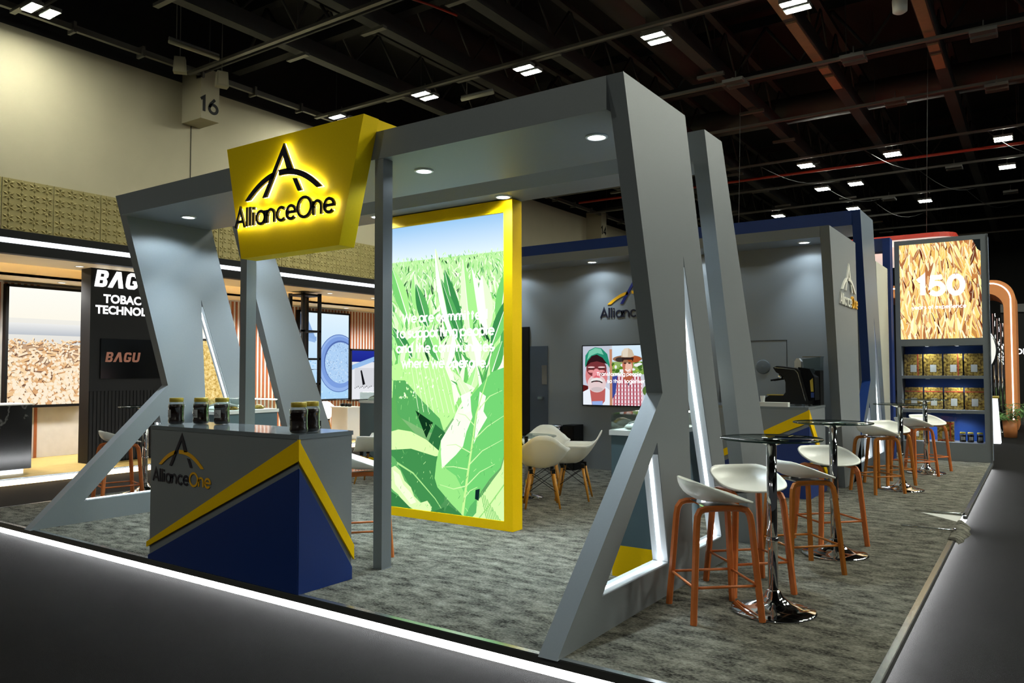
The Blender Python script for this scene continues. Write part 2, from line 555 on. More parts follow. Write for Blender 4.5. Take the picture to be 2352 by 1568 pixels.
M['canopy'] = mat('cream_canopy', rgb(240, 224, 190), 0.6)
M['oakfloor'] = mat('oak_deck', rgb(206, 176, 104), 0.5, noise=0.14, nscale=5)

def carpet(name, dark, light, s1, s2, bump, stretch=(1, 1, 1), c0=0.38, c1=0.66):
    m = bpy.data.materials.new(name); m.use_nodes = True
    nt = m.node_tree; b = nt.nodes['Principled BSDF']
    b.inputs['Roughness'].default_value = 0.95
    b.inputs['Specular IOR Level'].default_value = 0.1
    tc = nt.nodes.new('ShaderNodeTexCoord'); mp = nt.nodes.new('ShaderNodeMapping')
    mp.inputs['Scale'].default_value = stretch
    nt.links.new(tc.outputs['Object'], mp.inputs['Vector'])
    def noise(s, d, rough=0.6):
        n = nt.nodes.new('ShaderNodeTexNoise'); n.inputs['Scale'].default_value = s; n.inputs['Detail'].default_value = d
        n.inputs['Roughness'].default_value = rough
        nt.links.new(mp.outputs['Vector'], n.inputs['Vector']); return n
    a = noise(s1, 6, 0.68); c = noise(s2, 4)
    n3 = nt.nodes.new('ShaderNodeMath'); n3.operation = 'MULTIPLY_ADD'
    nt.links.new(c.outputs['Fac'], n3.inputs[0]); n3.inputs[1].default_value = 0.45
    mm = nt.nodes.new('ShaderNodeMath'); mm.operation = 'MULTIPLY'; mm.inputs[1].default_value = 0.62
    nt.links.new(a.outputs['Fac'], mm.inputs[0]); nt.links.new(mm.outputs[0], n3.inputs[2])
    cr = nt.nodes.new('ShaderNodeValToRGB')
    cr.color_ramp.elements[0].position = c0; cr.color_ramp.elements[0].color = dark
    cr.color_ramp.elements[1].position = c1; cr.color_ramp.elements[1].color = light
    nt.links.new(n3.outputs[0], cr.inputs['Fac']); nt.links.new(cr.outputs['Color'], b.inputs['Base Color'])
    f = noise(220, 3); bm_ = nt.nodes.new('ShaderNodeBump'); bm_.inputs['Strength'].default_value = bump; bm_.inputs['Distance'].default_value = 0.012
    nt.links.new(f.outputs['Fac'], bm_.inputs['Height']); nt.links.new(bm_.outputs['Normal'], b.inputs['Normal'])
    return m
M['carpet'] = carpet('mottled_grey_carpet', rgb(46, 45, 41), rgb(168, 165, 150), 8.0, 70.0, 0.9, (0.7, 1.4, 1), 0.42, 0.68)
M['hallcarpet'] = carpet('black_hall_carpet', rgb(6, 6, 6), rgb(17, 16, 15), 3.0, 160.0, 0.8, (1, 1, 1), 0.3, 0.75)

def marble():
    m = mat('black_marble', rgb(14, 14, 15), 0.15)
    nt = m.node_tree; b = nt.nodes['Principled BSDF']
    tc = nt.nodes.new('ShaderNodeTexCoord'); n = nt.nodes.new('ShaderNodeTexNoise'); n.inputs['Scale'].default_value = 1.6; n.inputs['Detail'].default_value = 8
    nt.links.new(tc.outputs['Object'], n.inputs['Vector'])
    cr = nt.nodes.new('ShaderNodeValToRGB')
    e = cr.color_ramp.elements
    e[0].position = 0.485; e[0].color = rgb(14, 14, 15); e[1].position = 0.515; e[1].color = rgb(14, 14, 15)
    x = e.new(0.5); x.color = rgb(90, 90, 88)
    nt.links.new(n.outputs['Fac'], cr.inputs['Fac']); nt.links.new(cr.outputs['Color'], b.inputs['Base Color'])
    return m
M['marble'] = marble()

def speckle_emit(name, c0, c1, c2, scale, strength):
    m = bpy.data.materials.new(name); m.use_nodes = True
    nt = m.node_tree; nt.nodes.remove(nt.nodes['Principled BSDF'])
    tc = nt.nodes.new('ShaderNodeTexCoord'); n = nt.nodes.new('ShaderNodeTexNoise'); n.inputs['Scale'].default_value = scale; n.inputs['Detail'].default_value = 6
    n.inputs['Roughness'].default_value = 0.75
    nt.links.new(tc.outputs['Object'], n.inputs['Vector'])
    cr = nt.nodes.new('ShaderNodeValToRGB'); e = cr.color_ramp.elements
    e[0].position = 0.34; e[0].color = c0; e[1].position = 0.66; e[1].color = c2; x = e.new(0.5); x.color = c1
    em = nt.nodes.new('ShaderNodeEmission'); em.inputs['Strength'].default_value = strength
    nt.links.new(n.outputs['Fac'], cr.inputs['Fac']); nt.links.new(cr.outputs['Color'], em.inputs['Color'])
    nt.links.new(em.outputs[0], nt.nodes['Material Output'].inputs[0])
    return m
M['gold_print'] = speckle_emit('golden_grain_print', rgb(150, 105, 40), rgb(238, 205, 120), rgb(255, 238, 185), 14, 1.05)
M['backlit'] = print_mat('backlit_print', 1.0)
M['backlit_bright'] = print_mat('bright_backlit_print', 1.14)
M['print'] = print_mat('matt_print', 1.0, lit=False)
def leafpack():
    m = bpy.data.materials.new('pressed_tobacco'); m.use_nodes = True
    nt = m.node_tree; b = nt.nodes['Principled BSDF']; b.inputs['Roughness'].default_value = 0.18
    tc = nt.nodes.new('ShaderNodeTexCoord'); n = nt.nodes.new('ShaderNodeTexNoise'); n.inputs['Scale'].default_value = 26; n.inputs['Detail'].default_value = 6
    nt.links.new(tc.outputs['Object'], n.inputs['Vector'])
    cr = nt.nodes.new('ShaderNodeValToRGB'); e = cr.color_ramp.elements
    e[0].position = 0.36; e[0].color = rgb(84, 60, 18); e[1].position = 0.66; e[1].color = rgb(206, 170, 80)
    nt.links.new(n.outputs['Fac'], cr.inputs['Fac']); nt.links.new(cr.outputs['Color'], b.inputs['Base Color'])
    bm_ = nt.nodes.new('ShaderNodeBump'); bm_.inputs['Strength'].default_value = 0.6; bm_.inputs['Distance'].default_value = 0.02
    nt.links.new(n.outputs['Fac'], bm_.inputs['Height']); nt.links.new(bm_.outputs['Normal'], b.inputs['Normal'])
    return m
M['pack'] = leafpack()

# ------------------------------------------------------------------ hall shell
FZ = -0.10                                   # hall floor; the stand platform is 10 cm higher
WX = -20.8                                   # long hall wall
tag(MB().box(WX, 26, -12, 66, FZ - 0.2, FZ).build('floor', M['hallcarpet']), 'black carpeted floor of the exhibition hall', kind='structure')
wall = MB().box(WX - 0.3, WX, -12, 66, FZ, 10.02)
wall = tag(wall.build('wall_left', M['hallwall']), 'cream painted long wall of the hall', kind='structure')
tag(MB().box(WX - 0.3, 26, 66, 66.3, FZ, 13).build('wall_back', M['ceil']), 'dark far end wall of the hall', kind='structure')
tag(MB().box(WX - 0.3, 26, -12, 66.3, 13, 13.2).build('ceiling', M['ceil']), 'black painted hall ceiling', kind='structure')
tag(MB().box(WX - 0.3, WX, -12, 66, 10.02, 13).build('wall_upper', M['ceil']), 'black upper part of the hall wall', kind='structure')
# seams of the wall board
for y in (13.3, 25.6, 37.9):
    MB().box(WX, WX + 0.012, y - 0.012, y + 0.012, 6.25, 8.8).build('wall_seam', M['hallwall_d'], wall, off=(0, 0, 0))
# embossed panels: each panel one piece, star relief, shared mesh
def panel_mesh():
    mb = MB()
    w, h = 1.178, 1.40
    mb.box(0, 0.03, 0.011, w + 0.011, 0, h)
    n, k = 4, 5
    cw, chh = w / n, h / k
    for i in range(n):
        for j in range(k):
            cy, cz = 0.011 + (i + 0.5) * cw, (j + 0.5) * chh
            for q in range(6):
                t = 2 * PI * q / 6 + PI / 6
                dy, dz = math.cos(t), math.sin(t)
                L = cw * 0.5; wd = cw * 0.13
                b0 = (0.03, cy + dy * L * 0.08, cz + dz * L * 0.08); b1 = (0.03, cy + dy * L * 1.05, cz + dz * L * 1.05)
                m0 = (0.03, cy + dy * L * 0.55 - dz * wd, cz + dz * L * 0.55 + dy * wd); m1 = (0.03, cy + dy * L * 0.55 + dz * wd, cz + dz * L * 0.55 - dy * wd)
                tp = (0.062, cy + dy * L * 0.55, cz + dz * L * 0.55)
                mb.add([b0, m0, b1, m1, tp], [(0, 1, 4), (1, 2, 4), (2, 3, 4), (3, 0, 4)])
    return mb
p0 = panel_mesh().build('embossed_panel', M['panel'], wall, off=(0, 0, 0), rec=False)
p0.location = (WX, 5.86, 4.82)
for i in range(1, 30):
    c = p0.copy(); COL.objects.link(c); c.parent = wall; c.location = (WX, 5.86 + 1.2 * i, 4.82)
# numbered column heads
def column_head(y, num, label):
    t = thing('column_head', (WX, y + 0.3, 8.8), label, 'column')
    MB().box(WX, WX + 0.95, y, y + 0.6, 8.8, 10.3).build('block', M['hallwall'], t)
    n = MB(); f = FX(WX + 0.95)
    k = 0.42 / 0.7
    _, W_ = strokes(num, 0.16)
    write(n, num, f, y + 0.27 - W_ * k / 2, 9.02, None, 0.13, 0.002, 0.012, height=0.42, gap=0.16)
    n.build('number', M['black'], t)
column_head(13.0, '16', 'cream column head with black number 16 high on hall wall')
column_head(37.6, '14', 'cream column head with black number 14 far along hall wall')

# ------------------------------------------------------------------ ceiling services
for i, y in enumerate((8.1, 12.7, 17.4, 22.3, 26.7, 32.0, 36.6, 41.5, 46.3, 51.0, 56.0)):
    tg = thing('lighting_trunking', (0, y, 9.98), '%s cross trunking bar counted from the near end of the ceiling' % ['nearest', 'second', 'third', 'fourth', 'fifth', 'sixth', 'seventh', 'eighth', 'ninth', 'tenth', 'farthest'][i], 'trunking', 'cross trunking bars under the ceiling')
    MB().box(-20, 24, y - 0.07, y + 0.05, 9.98, 10.06).build('bar', M['tray'], tg)
    MB().box(-20, 24, y + 0.35, y + 0.41, 10.12, 10.17).build('conduit', M['steelwork'], tg)
    for k in range(12):
        MB().box(-19 + k * 3.7 - 0.01, -19 + k * 3.7 + 0.01, y - 0.01, y + 0.01, 10.06, 13.0).build('hanger_rod', M['steelwork'], tg)
for i, x in enumerate((-16.7, -13.8, -11.0, -7.8, -5.0, -2.2, 1.0, 4.0, 8.0, 12.0)):
    nm = ['leftmost', 'second', 'third', 'fourth', 'fifth', 'sixth', 'seventh', 'eighth', 'ninth', 'rightmost'][i]
    tg = thing('roof_beam', (x, 20, 10.2), '%s long dark steel beam running down the hall' % nm, 'beam', 'long beams under the hall ceiling')
    orange_lit = x in (-5.0, -2.2)
    MB().box(x - 0.16, x + 0.16, 4, 62, 10.25, 10.7).build('flange', M['steelwork'], tg)
    web = MB()
    for k in range(30):
        y = 4 + k * 2
        web.tube([(x, y, 10.7), (x, y + 1, 11.9)], 0.035, 4); web.tube([(x, y + 1, 11.9), (x, y + 2, 10.7)], 0.035, 4)
    web.build('lattice', M['steelwork'], tg)
    MB().box(x - 0.1, x + 0.1, 4, 62, 11.85, 12.0).build('top_chord', M['steelwork'], tg)
    if orange_lit:
        for (a, b) in ((12.5, 19.4), (19.7, 22.9), (23.2, 23.7), (24.0, 25.2)):
            MB().box(x - 0.13, x + 0.13, a, b, 10.2, 10.25).build('orange_lit_face', M['tan'], tg)  # strip coloured like orange light falling on the beam
    else:
        for k in range(13):
            y = 6 + k * 3.9
            MB().box(x - 0.4, x + 0.4, y, y + 0.14, 10.08, 10.16).build('cross_bracket', M['tray'], tg)
# pipes, ducts
r = MB().tube([(-19.4, 34.3, 10.1), (24, 35.6, 10.1)], 0.06, 8); tag(r.build('sprinkler_pipe', M['red']), 'red sprinkler pipe crossing the ceiling far back', 'pipe')
r = MB().tube([(-13.0, 12.5, 10.6), (-12.2, 14.3, 10.5), (-11.9, 14.9, 10.4)], 0.03, 8); tag(r.build('red_branch_pipe', M['red']), 'short dark red pipe above the middle of the stand', 'pipe')
for (a, b, rad, lb) in (((-14.8, 8, 11.6), (-14.8, 22, 11.6), 0.7, 'fat dark round duct left of the ceiling middle'), ((-9.4, 10, 11.8), (-9.4, 30, 11.8), 0.55, 'dark round duct above the front portal'),
                        ((-19, 29.4, 11.2), (24, 29.4, 11.2), 0.5, 'long dark duct crossing the hall behind the navy portal'), ((0.5, 12, 11.8), (0.5, 30, 11.8), 0.8, 'wide dark duct at the right of the ceiling')):
    d = MB().tube([a, tuple((Vector(a) + Vector(b)) / 2), b], rad, 18)
    tag(d.build('ceiling_duct', M['steelwork']), lb, 'duct')
for y, lb in ((14.6, 'dark deep roof girder nearest the camera'), (24.5, 'dark deep roof girder above the navy portal'), (39.0, 'dark deep roof girder far down the hall')):
    g = thing('roof_girder', (0, y, 10.6), lb, 'girder')
    MB().box(-20.5, 24, y - 0.15, y + 0.15, 10.72, 11.0).build('bottom_chord', M['ceil'], g)
    MB().box(-20.5, 24, y - 0.15, y + 0.15, 12.4, 12.7).build('top_chord', M['ceil'], g)
    w = MB()
    for k in range(22):
        x = -20 + 2 * k
        w.tube([(x, y, 11), (x + 1, y, 12.4)], 0.05, 5); w.tube([(x + 1, y, 12.4), (x + 2, y, 11)], 0.05, 5)
    w.build('diagonals', M['steelwork'], g)
# pipe rail along the long wall with clamps
t = thing('wall_rail', (-19.9, 20, 10.1), 'grey pipe rail running along the top of the hall wall', 'rail')
MB().box(-19.98, -19.86, -10, 62, 10.05, 10.2).build('rail', M['tray'], t)
for k in range(26):
    y = 4 + k * 1.8
    MB().box(-20.1, -19.78, y, y + 0.07, 9.98, 10.26).build('clamp', M['tray'], t)

def fixture(loc, label, lit=True, rz=0.0, first=[None, None, None]):
    i = 2 if lit == 'low' else (0 if lit else 1)
    if first[i] is None:
        t = thing('ceiling_fixture', loc, label, 'ceiling light', 'lit twin hall lights' if lit else 'unlit twin hall lights', local=True)
        for s in (-1, 1):
            MB().box(-0.30, 0.30, s * 0.2 - 0.13, s * 0.2 + 0.13, 0, 0.09).build('housing', M['fix'], t, off=(0, 0, 0))
            MB().box(-0.27, 0.27, s * 0.2 - 0.10, s * 0.2 + 0.10, -0.006, 0.0).build('panel', M[('fix_on', 'fix_off', 'fix_dim')[i]], t, off=(0, 0, 0))
        MB().tube([(0, 0, 0.09), (0, 0, 0.4)], 0.015, 6).build('stem', M['fix'], t, off=(0, 0, 0))
        MB().box(-0.03, 0.03, -0.3, 0.3, 0.09, 0.12).build('crossbar', M['fix'], t, off=(0, 0, 0))
        first[i] = t
        return t
    return dup(first[i], loc, rz, label)
LIT = [((-19.1, 8.33), 'lit twin hall light at the far left edge above the wall'),
       ((-19.07, 17.7), 'lit twin hall light just above the yellow sign'),
       ((-15.4, 17.7), 'lit twin hall light second above the front portal beam'),
       ((-11.7, 17.8), 'lit twin hall light third above the front portal beam'),
       ((-7.87, 17.95), 'lit twin hall light above the tallest corner of the front portal'),
       ((-4.5, 18.17), 'lit twin hall light at the top edge beside the orange-lit beam'),
       ((-0.95, 33.1), 'lit twin hall light at the right edge above the red pipe'),
       ((-4.6, 33.0), 'lit twin hall light in the upper far row, middle'),
       ((-7.8, 32.8), 'lit twin hall light in the upper far row, left'),
       ((-0.97, 37.8), 'lit twin hall light at the right edge below the red pipe'),
       ((-6.73, 37.3), 'lit twin hall light in the second far row, right of two'),
       ((-8.2, 37.5), 'lit twin hall light in the second far row, left of two'),
       ((-4.58, 43.1), 'lit twin hall light in the third far row, right'),
       ((-7.9, 43.0), 'lit twin hall light in the third far row, middle'),
       ((-11.65, 42.7), 'lit twin hall light just above the navy beam'),
       ((2.9, 17.8), 'lit twin hall light over the right aisle, near one'), ((6.6, 17.8), 'lit twin hall light over the right aisle, second one'),
       ((10.4, 17.8), 'lit twin hall light over the right aisle, third one'), ((2.9, 22.3), 'added unseen twin light over the far right aisle, first'),
       ((6.6, 22.3), 'added unseen twin light over the far right aisle, second'), ((6.6, 8.3), 'added unseen twin light over the near aisle, second'), ((4.0, 27.0), 'added unseen twin light over the far right aisle, third'), ((10.4, 8.3), 'added unseen twin light over the near aisle, third'),  # far right and near aisle lights: unseen, added to light right-facing sides
       ((-8.0, -7.5), 'added unseen fill light behind the viewer, left'), ((2.9, -7.5), 'added unseen fill light behind the viewer, right'),  # unseen pair added as fill for the front faces
       ((2.9, 12.7), 'added unseen twin light over the right aisle between the rows, nearest the stand'), ((5.4, 12.7), 'added unseen twin light over the right aisle between the rows, near one'), ((8.6, 12.7), 'added unseen twin light over the right aisle between the rows, far one')]  # unseen, added between the rows to brighten the right side
for (x, y), lb in LIT: fixture((x, y, 9.9), lb, 'low' if x < -18 else True)
for (x, y), lb in (((-1.0, 22.4), 'unlit twin hall light on the fourth trunking bar at the right edge'), ((-4.0, 22.2), 'unlit twin hall light on the fourth trunking bar right of the orange-lit beam'),
                   ((-7.2, 22.1), 'unlit twin hall light on the fourth trunking bar above the narrow portal'), ((-0.9, 26.9), 'unlit twin hall light on the fifth trunking bar at the right edge'),
                   ((-3.6, 26.6), 'unlit twin hall light on the fifth trunking bar between the two orange-lit beams'), ((-1.0, 43.3), 'unlit twin hall light in the far row at the right edge'),
                   ((-2.8, 36.7), 'unlit twin hall light just under the red pipe'), ((-6.0, 41.6), 'unlit twin hall light in the far row above the navy portal')):
    fixture((x, y, 9.86), lb, lit=False)
# battens, speakers, detector
def batten(a, b, label):
    t = thing('tube_batten', tuple((Vector(a) + Vector(b)) / 2), label, 'tube light')
    d = (Vector(b) - Vector(a)).normalized()
    MB().tube([a, b], 0.06, 8).build('tube', M['tube'], t)
    MB().tube([Vector(a) + Vector((0, 0, 0.08)), Vector(b) + Vector((0, 0, 0.08))], 0.05, 6).build('housing', M['fix'], t)
    MB().tube([Vector(a) + d * 0.2 + Vector((0, 0, 0.1)), Vector(a) + d * 0.2 + Vector((0, 0, 3.0))], 0.012, 5).build('hanger', M['fix'], t)
batten((-18.38, 11.1, 10.0), (-18.3, 12.5, 10.0), 'pale unlit tube batten hanging left of the ceiling')
batten((-14.8, 18.75, 9.98), (-13.6, 18.8, 9.98), 'pale unlit tube batten above the front portal beam')
for p, rz, lb in (((-19.4, 12.05, 9.7), 0.9, 'beige wall speaker hanging left of the ceiling'), ((-18.8, 12.95, 9.45), 1.2, 'beige speaker hanging under the left tube batten')):
    t = thing('hall_speaker', p, lb, 'speaker', local=True, rz=rz)
    mb = MB(); mb.prism([[(-0.17, 0), (0.17, 0), (0.14, 0.42), (-0.14, 0.42)]], lambda u, v, w: (u, w, v), -0.12, 0.12)
    mb.build('cabinet', M['tube'], t, off=(0, 0, 0))
    MB().box(-0.12, 0.12, -0.135, -0.12, 0.04, 0.38).build('grille', M['hallwall'], t, off=(0, 0, 0))
    MB().tube([(0, 0, 0.42), (0, 0, 3.26)], 0.012, 5).build('bracket', M['fix'], t, off=(0, 0, 0))
t = thing('hall_detector', (-2.55, 19.9, 10.2), 'white round detector head beside the right orange-lit beam', 'detector')
MB().lathe([(0.1, -0.32), (0.16, -0.28), (0.17, 0.0), (0.15, 0.05)], 16, (-2.55, 19.9, 10.2)).build('head', M['white'], t)
MB().tube([(-2.55, 19.9, 10.25), (-2.55, 19.9, 11.2)], 0.03, 6).build('stem', M['fix'], t)
# hanging cables in the far right of the ceiling
for k in range(7):
    x0 = -9.5 + 1.35 * k; ya, yb = ((32.0, 36.6), (36.6, 41.5), (41.5, 46.3))[k % 3]
    pts = [(x0 + 0.25 * i, ya + (yb - ya) * i / 8, 9.985 - (0.35 + 0.12 * (k % 3)) * math.sin(PI * i / 8)) for i in range(9)]
    tag(MB().tube(pts, 0.012, 5).build('sagging_cable', M['steelwork']), 'thin dark cable sagging under the far ceiling', 'cable', 'cables sagging from the far ceiling')

# ------------------------------------------------------------------ the stand platform
PX0, PX1, PY0, PY1 = -9.29, -0.655, 3.389, 15.2
plat = tag(MB().box(PX0 + 0.06, PX1 - 0.06, PY0 + 0.06, PY1 - 0.02, FZ, -0.012).build('floor_platform', M['edge_dark']), 'low raised platform the stand is built on', kind='structure')
# carpet with a slit near the right edge where a flap is folded out
SY0, SY1 = 7.63, 9.0
cp = [(PX0 + 0.03, PY0 + 0.035), (PX1 - 0.035, PY0 + 0.035), (PX1 - 0.035, SY1 - 0.42), (-1.10, SY1), (PX1 - 0.035, SY1), (PX1 - 0.035, PY1), (PX0 + 0.03, PY1)]
cm = MB().prism([cp], lambda u, v, w: (u, v, w), -0.012, 0.0)
cm.build('carpet', M['carpet'], plat, off=(0, 0, 0))
def grid_mesh(mb, f, nu, nv, smooth=True):
    vs = [f(i / nu, j / nv) for j in range(nv + 1) for i in range(nu + 1)]
    fs = [(j * (nu + 1) + i, j * (nu + 1) + i + 1, (j + 1) * (nu + 1) + i + 1, (j + 1) * (nu + 1) + i) for j in range(nv) for i in range(nu)]
    return mb.add(vs, fs, 0, smooth)
def flap(u, v):
    y = SY0 + (SY1 - 0.36 - SY0) * v
    x = -0.70 + u * (0.085 + 0.05 * math.sin(PI * v) + 0.012 * math.sin(17 * v))
    z = 0.0045 + 0.012 * math.sin(PI * u) - 0.03 * u * u
    return (x, y, z)
fl = grid_mesh(MB(), flap, 16, 8).build('carpet_flap', M['carpet'], plat, off=(0, 0, 0))
sm = fl.modifiers.new('s', 'SOLIDIFY'); sm.thickness = 0.008
# exposed board in the slit
MB().prism([[(-1.09, SY1 - 0.002), (PX1 - 0.035, SY1 - 0.002), (PX1 - 0.035, SY1 - 0.42)]], lambda u, v, w: (u, v, w), -0.0115, -0.006).build('bare_board', M['white'], plat, off=(0, 0, 0))
for y in (8.05, SY1 + 0.01):
    MB().tube([(-1.12, y + 0.02, 0.008), (PX1 - 0.03, y, 0.012)], 0.006, 6).build('joint_bar', M['alu'], plat, off=(0, 0, 0))
    MB().lathe([(0.02, 0), (0.02, 0.03), (0.008, 0.035)], 10, (PX1 - 0.03, y, 0.0)).build('joint_bolt', M['chrome'], plat, off=(0, 0, 0))
# edge trims and led strips along the four edges
def edge(a, b, horiz):
    (x0, y0), (x1, y1) = a, b
    if horiz:
        s = -1
        MB().box(x0, x1, y0, y0 + 0.035, -0.004, 0.002).build('edge_cap', M['alu'], plat, off=(0, 0, 0))
        MB().box(x0, x1, y0 - 0.002, y0 + 0.02, -0.046, -0.004).build('edge_trim', M['edge_dark'], plat, off=(0, 0, 0))
        MB().box(x0, x1, y0 + 0.004, y0 + 0.02, -0.094, -0.046).build('led_strip', M['led_edge'], plat, off=(0, 0, 0))
    else:
        sx = 1 if x0 > -5 else -1
        xa, xb = sorted((x0, x0 - sx * 0.035))
        MB().box(xa, xb, y0, y1, -0.004, 0.002).build('edge_cap', M['alu'], plat, off=(0, 0, 0))
        xa, xb = sorted((x0 + sx * 0.004, x0 - sx * 0.03))
        MB().box(xa, xb, y0, y1, -0.040, -0.004).build('edge_trim', M['edge_dark'], plat, off=(0, 0, 0))
        xa, xb = sorted((x0 - sx * 0.02, x0 - sx * 0.035))
        MB().box(xa, xb, y0, y1, -0.094, -0.042).build('led_strip', M['led_edge_side'], plat, off=(0, 0, 0))
edge((PX0, PY0), (PX1, PY0), True)
edge((PX1, PY0), (PX1, SY1 - 0.42), False)
edge((PX1, SY1), (PX1, 14.3), False)
edge((PX0, PY0), (PX0, PY1), False)

# ------------------------------------------------------------------ slanted portals
XR, XL, TH = -2.041, -7.818, 0.115           # outer faces of the legs, leg thickness
YZ = lambda u, v, w: (w, u, v)
def downlight(parent, x, y, z, watts=None, angle=160, rad=0.062):
    d = MB().lathe([(rad * 1.25, 0.0), (rad * 1.25, -0.008), (rad * 1.0, -0.012), (rad * 0.98, -0.004)], 20, (x, y, z), cap=False).build('downlight', M['rim'], parent)
    MB().lathe([(0.001, -0.0065), (rad * 0.97, -0.0065)], 20, (x, y, z), cap=False).build('lens', M['lens'], d, off=sub_off(parent))
    W_ = SPOT_W if watts is None else watts
    spot(d, (x, y, z - 0.02), W_, angle=88, name='beam_lamp')
    spot(d, (x, y, z - 0.02), W_ * 0.25, angle=152, blend=0.3, name='spill_lamp')
    return d

def leg_profile(dy, H, y_top0, y_top1, kink, foot, rear):
    return [(y_top0 + dy, H), (kink[0] + dy, kink[1]), (foot + dy, 0.0), (rear + dy, 0.0), (y_top1 + dy, H)]
HOLE_A = [(4.61, 1.0), (3.845, 0.205), (4.78, 0.2)]
HOLE_B = [(5.08, 2.26), (5.21, 0.19), (5.80, 0.19)]

def portal(name, label, dy, H, paint, side_paint, strip_m, lamps, x0=XL, x1=XR, beam_h=0.21, ytop=(4.16, 5.14), rear=6.1):
    t = thing(name, ((x0 + x1) / 2, 4.6 + dy, 0), label, 'portal')
    prof = leg_profile(dy, H, ytop[0], ytop[1], (4.70, 1.315), 3.362, rear)
    hs = [[(p[0] + dy, p[1]) for p in h] for h in (HOLE_A, HOLE_B)]
    for xa, xb in ((x0, x0 + TH), (x1 - TH, x1)):
        mb = MB()
        mb.prism([prof, hs[0], hs[1]], YZ, xa, xb, 1, 0)
        lg = mb.build('leg', [paint, side_paint], t)
        xm = (xa + xb) / 2
        for h in hs:                         # led lines on the rear and bottom faces of the cut-outs
            P = [Vector(p) for p in h]
            c = sum(P, Vector((0, 0))) / 3
            for a, b in ((P[0], P[2]), (P[1], P[2])):
                d = (b - a).normalized(); n = Vector((-d.y, d.x))
                if n.dot(c - a) < 0: n = -n
                a2 = a + d * (0.08 if a is P[0] else 0.03); b2 = b - d * 0.012
                s = MB()
                q = [a2 + n * 0.002, b2 + n * 0.002, b2 + n * 0.008, a2 + n * 0.008]
                wd = 0.052
                s.prism([[(v.x, v.y) for v in q]], YZ, xa + 0.004, xb - 0.004)
                s.build('led_diffuser', M['diff'], lg, off=sub_off(t))
                q = [a2 + n * 0.008, b2 + n * 0.008, b2 + n * 0.011, a2 + n * 0.011]
                s = MB().prism([[(v.x, v.y) for v in q]], YZ, xm - 0.012, xm + 0.012)
                s.build('led_strip', strip_m, lg, off=sub_off(t))
    bm_ = MB()
    bm_.prism([[(ytop[0] + dy, H), (ytop[0] + dy, H - beam_h), (ytop[1] + dy + 0.05, H - beam_h), (ytop[1] + dy, H)]], YZ, x0 + TH, x1 - TH)
    bm_.build('beam', paint, t)
    for x in lamps: downlight(t, x, ytop[0] + dy + 0.45, H - beam_h)
    return t
M['diff'] = mat('led_diffuser_white', rgb(190, 200, 206), 0.45, emit=0.22)
portal('slanted_portal', 'large grey front portal with kinked slanting legs and triangular lit cut-outs', 0, 3.27, M['grey'], M['grey'], M['led'], (-2.466, -4.02, -5.62, -7.23))
portal('navy_portal', 'tall navy blue portal with kinked legs standing behind the grey room', 7.43, 3.72, M['navy'], M['navy_sheen'], M['led'], ())
def plain_portal(name, label, pts, H, x0, x1, paint, lamps, lamp_y, side=None):
    t = thing(name, ((x0 + x1) / 2, pts[0][0], 0), label, 'portal')
    for xa, xb in ((x0, x0 + TH), (x1 - TH, x1)):
        MB().prism([pts], YZ, xa, xb, 1, 0).build('leg', [paint, side or paint], t)
    MB().prism([[(pts[0][0], H), (pts[0][0] + 0.07, H - 0.21), (pts[-1][0] + 0.08, H - 0.21), (pts[-1][0], H)]], YZ, x0 + TH, x1 - TH).build('beam', paint, t)
    for x in lamps: downlight(t, x, lamp_y, H - 0.21)
    return t
plain_portal('narrow_portal', 'narrower grey portal with straight slanting legs behind the front portal', [(5.52, 3.27), (6.53, 0), (7.3, 0), (5.9, 3.27)], 3.27, XL, XR, M['grey'], (-2.45, -4.03, -5.62, -7.2), 5.72)
plain_portal('thin_navy_portal', 'thin navy frame beside the tall display tower', [(14.0, 3.66), (14.0, 0), (14.25, 0), (14.25, 3.66)], 3.66, -6.5, -2.02, M['navy_dark'], (), 0)

# posts carrying the front beam
for x, lb in ((-4.118, 'slim square grey post right of the yellow sign'), (-5.737, 'slim square grey post under the left end of the yellow sign')):
    p = thing('square_post', (x + 0.043, 4.21, 0), lb, 'post', 'posts under the front portal beam')
    MB().box(x, x + 0.086, 4.162, 4.262, 0.004, 3.058).build('shaft', M['grey'], p)
    MB().box(x - 0.004, x + 0.09, 4.158, 4.266, 0.0, 0.004).build('foot_plate', M['grey'], p)

# ------------------------------------------------------------------ yellow sign with halo letters
t = thing('yellow_sign', (-4.9, 4.08, 2.4), 'yellow tapered sign box with dark halo-lit emblem hung on the front beam', 'sign')
poly = [(-5.72, 3.365), (-4.075, 3.36), (-4.33, 2.41), (-5.51, 2.405)]
MB().prism([poly], lambda u, v, w: (u, w, v), 4.0, 4.156).build('box', M['yellow_sign'], t)
MB().prism([[(-5.71, 3.365), (-4.085, 3.36), (-4.10, 3.274), (-5.69, 3.274)]], lambda u, v, w: (u, w, v), 4.156, 4.46).build('top_cap', M['yellow_sign'], t)
f = frame((-5.545, 4.0, 2.66), (1, 0, 0), (0, 0, 1), (0, -1, 0))
mb, nm = emblem(f, 1.197, 0.022, 0.040)
e1 = mb.build('emblem', M['ink'], t); e2 = nm.build('name_letters', M['ink'], t)
mb, nm = emblem(f, 1.197, 0.016, 0.020, slim=0.45)
mb.build('emblem_halo', M['halo'], e1, off=sub_off(t)); nm.build('letter_halo', M['halo'], e2, off=sub_off(t))

